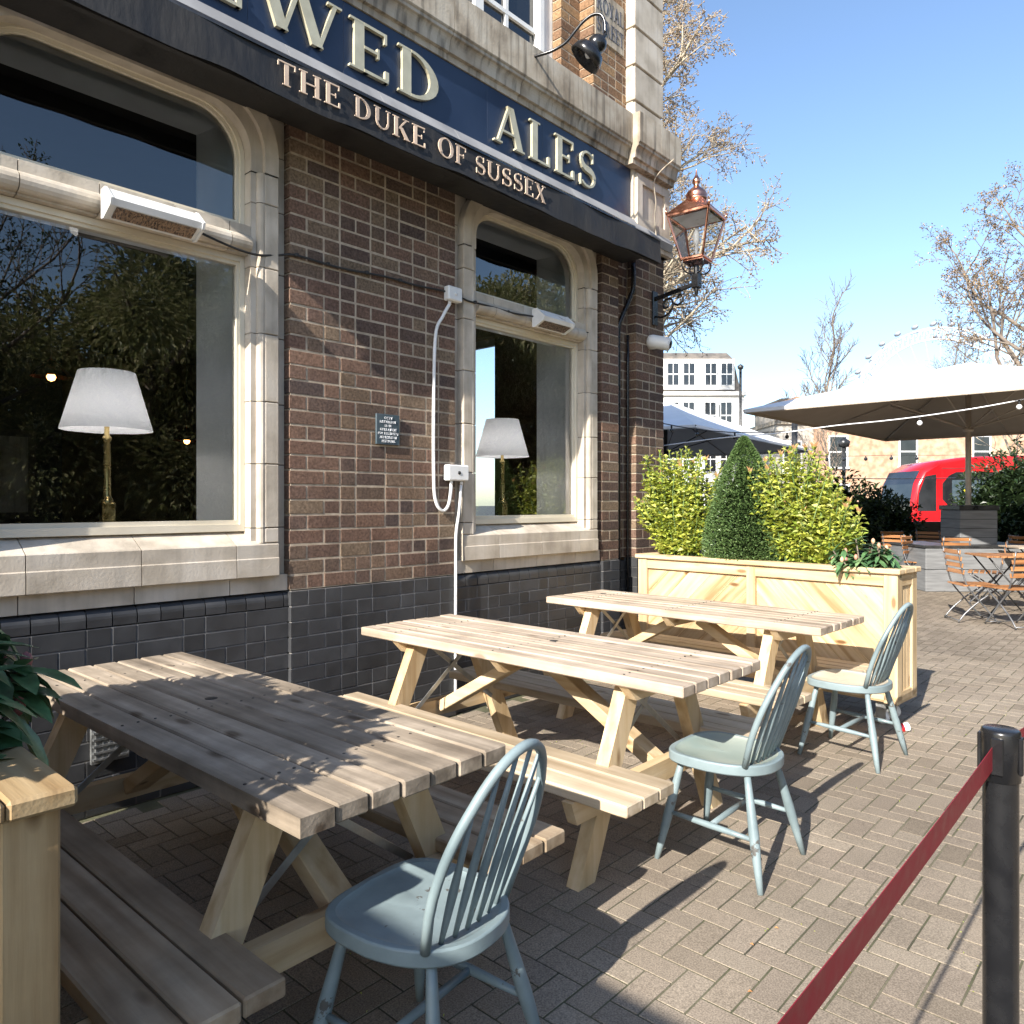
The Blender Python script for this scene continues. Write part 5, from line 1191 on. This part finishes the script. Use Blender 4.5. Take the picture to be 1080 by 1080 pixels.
b = MB(); b.beam((1.65, -.016, 1.62), (2.15, -.016, 1.50), .008, .05, up=(0, 0, 1)); b.beam((4.0, -.016, 1.5), (4.6, -.016, 1.5), .008, .06); b.beam((1.75, -.018, 1.9), (1.95, -.018, 1.55), .008, .05); b.build('grab_rail', 'yellow', wnd)
b = MB(); wp = [(-.012, 1.02), (.008, 1.5), (.108, 2.1), (.338, 2.56)]
for (xa, za), (xb, zb) in zip(wp[:-1], wp[1:]): b.poly([(xa, .2, za), (xa, W - .2, za), (xb, W - .2, zb), (xb, .2, zb)])
b.prism([(.16, -.008, 1.15), (.20, -.008, 1.75), (.42, -.008, 2.35), (.80, -.008, 2.42), (.80, -.008, 1.15)], (0, 0, 0), (0, .02, 0)); b.build('windscreen', 'darkglass', e)
b = MB(); b.box(-.01, .14, .25, .65, .62, .80); b.box(-.01, .14, W - .65, W - .25, .62, .80); b.build('headlight', 'wplast', e)
for x in (.95, 3.05, 4.9, 6.9, 8.9): b = MB(); b.box(x, x + .015, -.004, .003, .42, .97); b.build('panel_seam', 'blackmat', bd)
b = MB(); b.box(1.0, 11.0, -.005, .003, 2.62, 2.64); b.build('roof_seam', 'blackmat', bd)
for x in (2.3, 8.6):
    for y_ in (.02, W - .30): b = MB(); b.lathe((x, y_, .48), [(.001, 0), (.28, 0), (.30, .03), (.47, .03), (.48, .08), (.48, .26), (.001, .28)], 28, axis=(0, 1, 0)); b.build('wheel', 'blackmat', e)

# ---- buildings beyond
def winset(par, x, z, w, h, yf, d=.06, bars=(1, 1)):
    f = MB(); f.ring([], [], 0, 0) if False else None
    f.box(x - w / 2 - .09, x - w / 2, yf - d, yf + .02, z - .0, z + h); f.box(x + w / 2, x + w / 2 + .09, yf - d, yf + .02, z, z + h)
    f.box(x - w / 2 - .09, x + w / 2 + .09, yf - d, yf + .02, z + h, z + h + .10); f.box(x - w / 2 - .14, x + w / 2 + .14, yf - d - .08, yf + .02, z - .12, z)
    f.box(x - w / 2, x + w / 2, yf - d + .01, yf + .015, z + h * .5 - .04, z + h * .5 + .04)
    if bars[0] > 1: f.box(x - .03, x + .03, yf - d + .012, yf + .014, z, z + h)
    fo = f.build('window', 'whitep', par); p = MB(); p.box(x - w / 2, x + w / 2, yf - .018, yf + .01, z, z + h); p.build('pane', 'darkglass', fo)
x, y, _ = pos(868, 45); e = empty('brick_terrace', (x, y, 0), .742, 'long buff brick terrace with white sash windows beyond the road', 'building')
b = MB(); b.box(0, 26, 0, 8, 0, 7.4); b.build('wall', 'tbrick', e); b = MB(); b.prism([(-.3, -.3, 7.41), (-.3, 8.3, 7.41), (-.3, 4, 8.1)], (0, 0, 0), (26.6, 0, 0)); b.build('roof', 'roof', e)
for x in (5.1, 9.5, 13.9, 18.3, 22.7): winset(e, x, 3.65, .95, 1.75, 0)
for x in (1.0, 7.3, 11.7, 16.1): winset(e, x, .8, 1.0, 1.7, 0)
for x in (.9,): winset(e, x, 3.6, 1.0, 1.8, 0)
x, y, _ = pos(815, 47); e = empty('stone_house', (x, y, 0), .742, 'older pale terrace house with tall windows left of the brick terrace', 'building')
b = MB(); b.box(0, 4.6, -.6, 8, 0, 6.3); b.build('wall', 'palerender', e)
for xx in (1.0, 3.2): winset(e, xx, 3.3, 1.0, 1.9, -.6); winset(e, xx, .7, 1.0, 1.8, -.6)
b = MB(); b.box(-.1, 4.7, -.75, 8, 6.3, 6.55); b.build('parapet', 'dirtystone', e)
b = MB(); b.box(2.2, 3.6, 2.0, 5.0, 6.55, 8.4); b.build('chimney', 'tbrick', e)
x, y, _ = pos(826, 60); e = empty('flat_block', (x, y, 0), .742, 'pale flat topped block behind the left edge of the white parasol', 'building'); b = MB(); b.box(0, 9, 0, 7, 0, 9.3); b.build('wall', 'palerender', e); b = MB(); b.box(-.2, 9.2, -.2, 7.2, 9.3, 9.8); b.build('parapet', 'roof', e)
x, y, _ = pos(785, 66); e = empty('white_house', (x, y, 0), .742 + PI, 'tall white painted house with sash windows and a slate attic, left of the parasol', 'building')
# local x runs to the left in the picture
b = MB(); b.box(0, 16, -9, 0, 0, 11.0); b.build('wall', 'render', e)
b = MB(); b.box(-.15, 16.2, -9, .25, 10.9, 11.25); b.box(-.1, 16.1, -9, .18, 7.1, 7.3); b.build('string_course', 'render', e)
b = MB(); b.prism([(.3, .0, 11.26), (.9, -.3, 14.2), (1.2, -1.2, 14.9), (15.4, -1.2, 14.9), (15.4, .0, 11.26)][::-1], (0, 0, 0), (0, -7, 0)); b.build('mansard_roof', 'roof', e)
b = MB(); b.box(.9, 15, -1.4, .16, 11.4, 14.1); b.build('dormer', 'render', e)
for xx in (1.9, 3.1, 5.0, 6.2, 8.1, 9.3): winset(e, xx, 8.0 - .2, .75, 2.3, .02, -.06 + .12)
def backwin(par, x, z, w, h, yf):
    p = MB(); p.box(x - w / 2, x + w / 2, yf, yf + .03, z, z + h); po = p.build('window', 'darkglass', par); f = MB(); f.box(x - w / 2, x + w / 2, yf + .031, yf + .05, z + h / 2 - .05, z + h / 2 + .05); f.box(x - .03, x + .03, yf + .0305, yf + .045, z, z + h)
    f.box(x - w / 2 - .08, x - w / 2, yf - .01, yf + .06, z - .05, z + h + .08); f.box(x + w / 2, x + w / 2 + .08, yf - .01, yf + .06, z - .05, z + h + .08); f.box(x - w / 2, x + w / 2, yf - .01, yf + .055, z + h, z + h + .08); f.box(x - w / 2, x + w / 2, yf - .01, yf + .055, z - .05, z); f.build('frame', 'whitep', po)
for xx in (1.6, 3.0, 4.9, 6.3, 8.2, 9.6): backwin(e, xx, 11.8, .95, 1.9, .17); backwin(e, xx, 8.0, .95, 2.3, .02); backwin(e, xx, 4.2, .95, 2.2, .02); backwin(e, xx, 1.0, .95, 2.0, .02)
# distant observation wheel
cx_, cy_, _ = pos(992, 500); e = empty('observation_wheel', (cx_, cy_, 0), .742, 'huge pale observation wheel with pods far behind the parasol', 'ferris wheel')
b = MB(); RR = 60; n = 96; cz = 58
def C(q, a, y): return V((q * math.cos(a), y, cz + q * math.sin(a)))
for q, y in ((RR, -3), (RR, 3), (RR - 7, 0)): b.tube([C(q, 2 * PI * i / n, y) for i in range(n + 1)], .55, 5, caps=False)
for i in range(n):
    a, a2 = 2 * PI * i / n, 2 * PI * (i + .5) / n; b.tube([C(RR, a, -3), C(RR - 7, a2, 0)], .28, 4, caps=False); b.tube([C(RR, a, 3), C(RR - 7, a2, 0)], .28, 4, caps=False)
b.build('rim', 'whitesteel', e)
b = MB()
for i in range(32): b.tube([C(RR - 7, 2 * PI * i / 32, 0), C(2, 2 * PI * i / 32, 0)], .12, 3, caps=False)
b.build('spokes', 'whitesteel', e); b = MB(); b.lathe((0, -10, cz), [(.01, 0), (3, 0), (3, 20), (.01, 20)], 20, axis=(0, 1, 0)); b.tube([(-22, 30, 0), (0, 8, cz)], 1.6, 8); b.tube([(22, 30, 0), (0, 8, cz)], 1.6, 8); b.build('support', 'whitesteel', e)
for i in range(32):
    a = 2 * PI * (i + .4) / 32; b = MB(); b.lathe(C(RR + 3.2, a, -3.5), [(.1, 0), (1.2, 1), (1.6, 3.5), (1.2, 6), (.1, 7)], 8, axis=(0, 1, 0)); b.build('pod', 'podglass', e)

# ================================================================ trees
def tree(name, loc, h, label, barkm, leafm, trunk_r, levels, spread, seedv, leafn=1, leafs=.05, ball=False, lean=(0, 0), bl=1, first=.28, tips=None, upb=.35, nsub=(5, 5, 4, 4), droop=0, leaf_lv=1, rmin=.008):
    rr = random.Random(seedv); e = empty(name, loc, 0, label, 'tree'); tr = MB(); br_ = MB(); lf = MB()
    def grow(p, d, L_, r_, lv):
        n = 5 if lv < 2 else 3; pts = [p]; dd = d.copy(); mb = tr if lv == 0 else br_
        for i in range(n):
            dd = (dd + V((rr.gauss(0, .16), rr.gauss(0, .16), rr.gauss(0, .10) + (.05 if lv and not droop else -droop * .12 * (lv > 1)))) * (.35 if lv == 0 else 1)).normalized(); pts.append(pts[-1] + dd * L_ / n)
        r1 = r_ * (.45 if lv else .35); rad = [r_ + (r1 - r_) * i / n for i in range(n + 1)]
        mb.tube(pts, rad, (8, 6, 4, 3, 3)[min(lv, 4)], caps=False)
        if lv >= levels - leaf_lv:
            for k in range(leafn * (1 if lv < levels else 2)):
                t = rr.uniform(.2, 1) * n; i = min(n - 1, int(t)); q = pts[i].lerp(pts[i + 1], t - i) + V((rr.gauss(0, 1), rr.gauss(0, 1), rr.gauss(0, 1))) * leafs * .8
                if ball: lf.ball(q - V((0, 0, leafs)), leafs * rr.uniform(.5, 1.0), 5)
                else: lf.leaf(q, V((rr.gauss(0, 1), rr.gauss(0, 1), rr.gauss(0, 1))), V((0, 0, 1)), leafs * rr.uniform(.7, 1.5), leafs * .7, rr.random())
        if lv >= levels: return
        m_ = nsub[min(lv, len(nsub) - 1)]
        for k in range(m_):
            t = (first + (1 - first) * (k + rr.random() * .7) / m_) if lv == 0 else (.25 + .75 * (k + rr.random()) / m_)
            t = min(.999, t) * n; i = int(t); q = pts[i].lerp(pts[i + 1], t - i); ax = (pts[i + 1] - pts[i]).normalized()
            u_ = ax.orthogonal().normalized(); w_ = ax.cross(u_); an = k * 2.4 + rr.uniform(-.5, .5); out_ = u_ * math.cos(an) + w_ * math.sin(an)
            nd = (ax * rr.uniform(.35, .8) + out_ * spread + V((0, 0, upb if lv < 2 else upb * .4 - droop * .4))).normalized()
            f_ = (t / n); ln = L_ * rr.uniform(.42, .62) * ((1.25 - .75 * f_) * bl if lv == 0 else (1.1 - .4 * f_))
            grow(q, nd, ln, max(rmin, rad[i] * .55), lv + 1)
        if lv < 2: grow(pts[-1], dd, L_ * .3, r1, lv + 1)
    grow(V((0, 0, 0)), V((lean[0], lean[1], 1)).normalized(), h * .80, trunk_r, 0)
    tr.build('trunk', barkm, e); br_.build('crown', barkm, e)
    if lf.v: lf.build('seed_heads' if ball else 'foliage', leafm, e)
    return e
x, y, _ = pos(668, 36); tree('plane_tree', (x, y, 0), 30, 'tall bare plane tree with hanging seed balls behind the pub corner', 'plbark', 'seed', .42, 4, .62, 11, 1, .048, True, bl=.60, first=.24, droop=.35, nsub=(27, 9, 8, 7), rmin=.016)
x, y, _ = pos(1078, 24); tree('brown_leafed_tree', (x, y, 0), 10.8, 'tree with sparse brown leaf clusters above the white parasol at the right edge', 'bark', 'brownleaf', .20, 4, .75, 23, 4, .068, False, bl=1.1, first=.38, nsub=(11, 6, 5, 4), leaf_lv=1, rmin=.010)
x, y, _ = pos(857, 50); tree('bare_tree', (x, y, 0), 15.3, 'slender bare young tree behind the left edge of the white parasol', 'bark', 'seed', .16, 3, .55, 31, 0, .05, False, bl=.55, first=.35, nsub=(16, 6, 5), rmin=.022, upb=.6)
x, y, _ = pos(880, 36); tree('bare_tree', (x, y, 0), 6.2, 'small bare tree in front of the brick terrace', 'bark', 'seed', .08, 3, .6, 37, 0, .05, False, first=.3, nsub=(9, 5, 4), rmin=.012)
x, y, _ = pos(1010, 90); tree('bare_tree', (x, y, 0), 20, 'faint bare tree far behind the top of the white parasol', 'bark', 'seed', .25, 3, .6, 41, 0, .05, False, first=.3, nsub=(12, 6, 5), rmin=.03)
x, y, _ = pos(1075, 32); tree('bare_tree', (x, y, 0), 8.5, 'leaning bare tree behind the bus at the right', 'plbark', 'seed', .16, 3, .8, 43, 0, .05, False, first=.2, nsub=(12, 6, 5), rmin=.014)

# evergreens on the street side, seen only as reflections in the pub windows
def etree(loc, h, r, n, label, L_=(.09, .17), seedv=1, m_='street'):
    e = empty('evergreen_tree', loc, 0, label, 'tree', 'evergreen trees across the street'); t = MB(); t.tube([(0, 0, 0), (.1, 0, h * .5), (0, .1, h * .8)], [.2, .14, .05], 8)
    for k in range(12):
        a = k * 2.4; z = h * (.25 + .05 * k); t.tube([(0, 0, z), (math.cos(a) * r * .7, math.sin(a) * r * .7, z + r * .5)], [.06, .015], 5, caps=False)
    t.build('trunk', 'bark', e); lf = MB(); rr = random.Random(seedv); cl = [(V((rr.gauss(0, .45) * r, rr.gauss(0, .45) * r, h * rr.uniform(.12, .95))), rr.uniform(.45, .9)) for _ in range(46)]
    for k in range(n):
        c_, q = cl[rr.randrange(len(cl))]; d_ = V((rr.gauss(0, 1), rr.gauss(0, 1), rr.gauss(0, 1))).normalized(); p = c_ + d_ * q * rr.uniform(.6, 1.05)
        if p.z < .1: continue
        s_ = rr.uniform(*L_); lf.leaf(p, d_ + V((rr.gauss(0, .5), rr.gauss(0, .5), -.3)), V((0, 0, 1)), s_, s_ * .42)
    lf.build('crown', m_, e); return e
protos = [etree((0, 0, 0), 5.0, 2.0, 26000, 'broad evergreen tree across the street, outside the picture on the right', seedv=50 + i) for i in range(3)]
for i, (x, y, h) in enumerate([(10.3, .6, 3.2), (10.6, 3.0, 4.3), (10.2, 5.6, 5.2), (10.8, 8.2, 5.9), (10.3, 11.0, 6.4), (10.6, 14, 7.0), (10.2, 17.5, 7.4), (9.8, 21.5, 7.7), (9.4, 26, 8), (12.8, 4.4, 5.6), (13, 7.4, 6.4), (13, 10.6, 7), (12.8, 13.6, 7.6), (12.6, 18, 8.4), (12.2, 24, 8.8), (7.2, 20.5, 6.5), (8.0, 17, 5.2)]):
    o = protos[i] if i < 3 else copy_tree(protos[i % 3]); o.location = (x, y, 0); k = h / 5.0; o.scale = (k ** .5, k ** .5, k); o.rotation_euler = (0, 0, i * 1.3)
tree('bare_tree', (12.5, 3.2, 0), 8, 'young budding tree across the street, outside the picture', 'bark', 'laurel', .10, 3, .6, 47, 3, .07, False, first=.3, nsub=(11, 6, 5), rmin=.01)

# ================================================================ light, sky, camera
SUN = V((.29, -1.625, .98)).normalized()      # towards the sun
w = bpy.data.worlds.new('World'); sc.world = w; w.use_nodes = True; t = w.node_tree; bg = t.nodes['Background']
sky = t.nodes.new('ShaderNodeTexSky'); sky.sky_type = 'NISHITA'; sky.sun_disc = False; sky.sun_elevation = math.asin(SUN.z); sky.sun_rotation = math.atan2(SUN.x, SUN.y)
sky.air_density = 1.0; sky.dust_density = .8; sky.ozone_density = 2.6
t.links.new(sky.outputs[0], bg.inputs[0]); bg.inputs[1].default_value = .128
ld = bpy.data.lights.new('sun', 'SUN'); ld.energy = 5.0; ld.angle = math.radians(.5); ld.color = (1, .94, .85)
lo_ = bpy.data.objects.new('sun', ld); col.objects.link(lo_); lo_.rotation_euler = SUN.to_track_quat('Z', 'Y').to_euler()
cd = bpy.data.cameras.new('camera'); cd.sensor_width = 36; cd.lens = 791 / 1080 * 36; cd.shift_y = -9 / 1080; cd.clip_end = 2000; cd.clip_start = .05
cam = bpy.data.objects.new('camera', cd); col.objects.link(cam); cam.location = (3.66, 0, 1.41); cam.rotation_euler = (PI / 2, 0, .742); sc.camera = cam
sc.render.engine = 'CYCLES'; sc.view_settings.view_transform = 'Standard'; sc.view_settings.look = 'None'; sc.view_settings.gamma = 1; sc.view_settings.exposure = 1.15
sc.cycles.transparent_max_bounces = 16; sc.cycles.max_bounces = 8
sc.render.resolution_x = sc.render.resolution_y = 1024
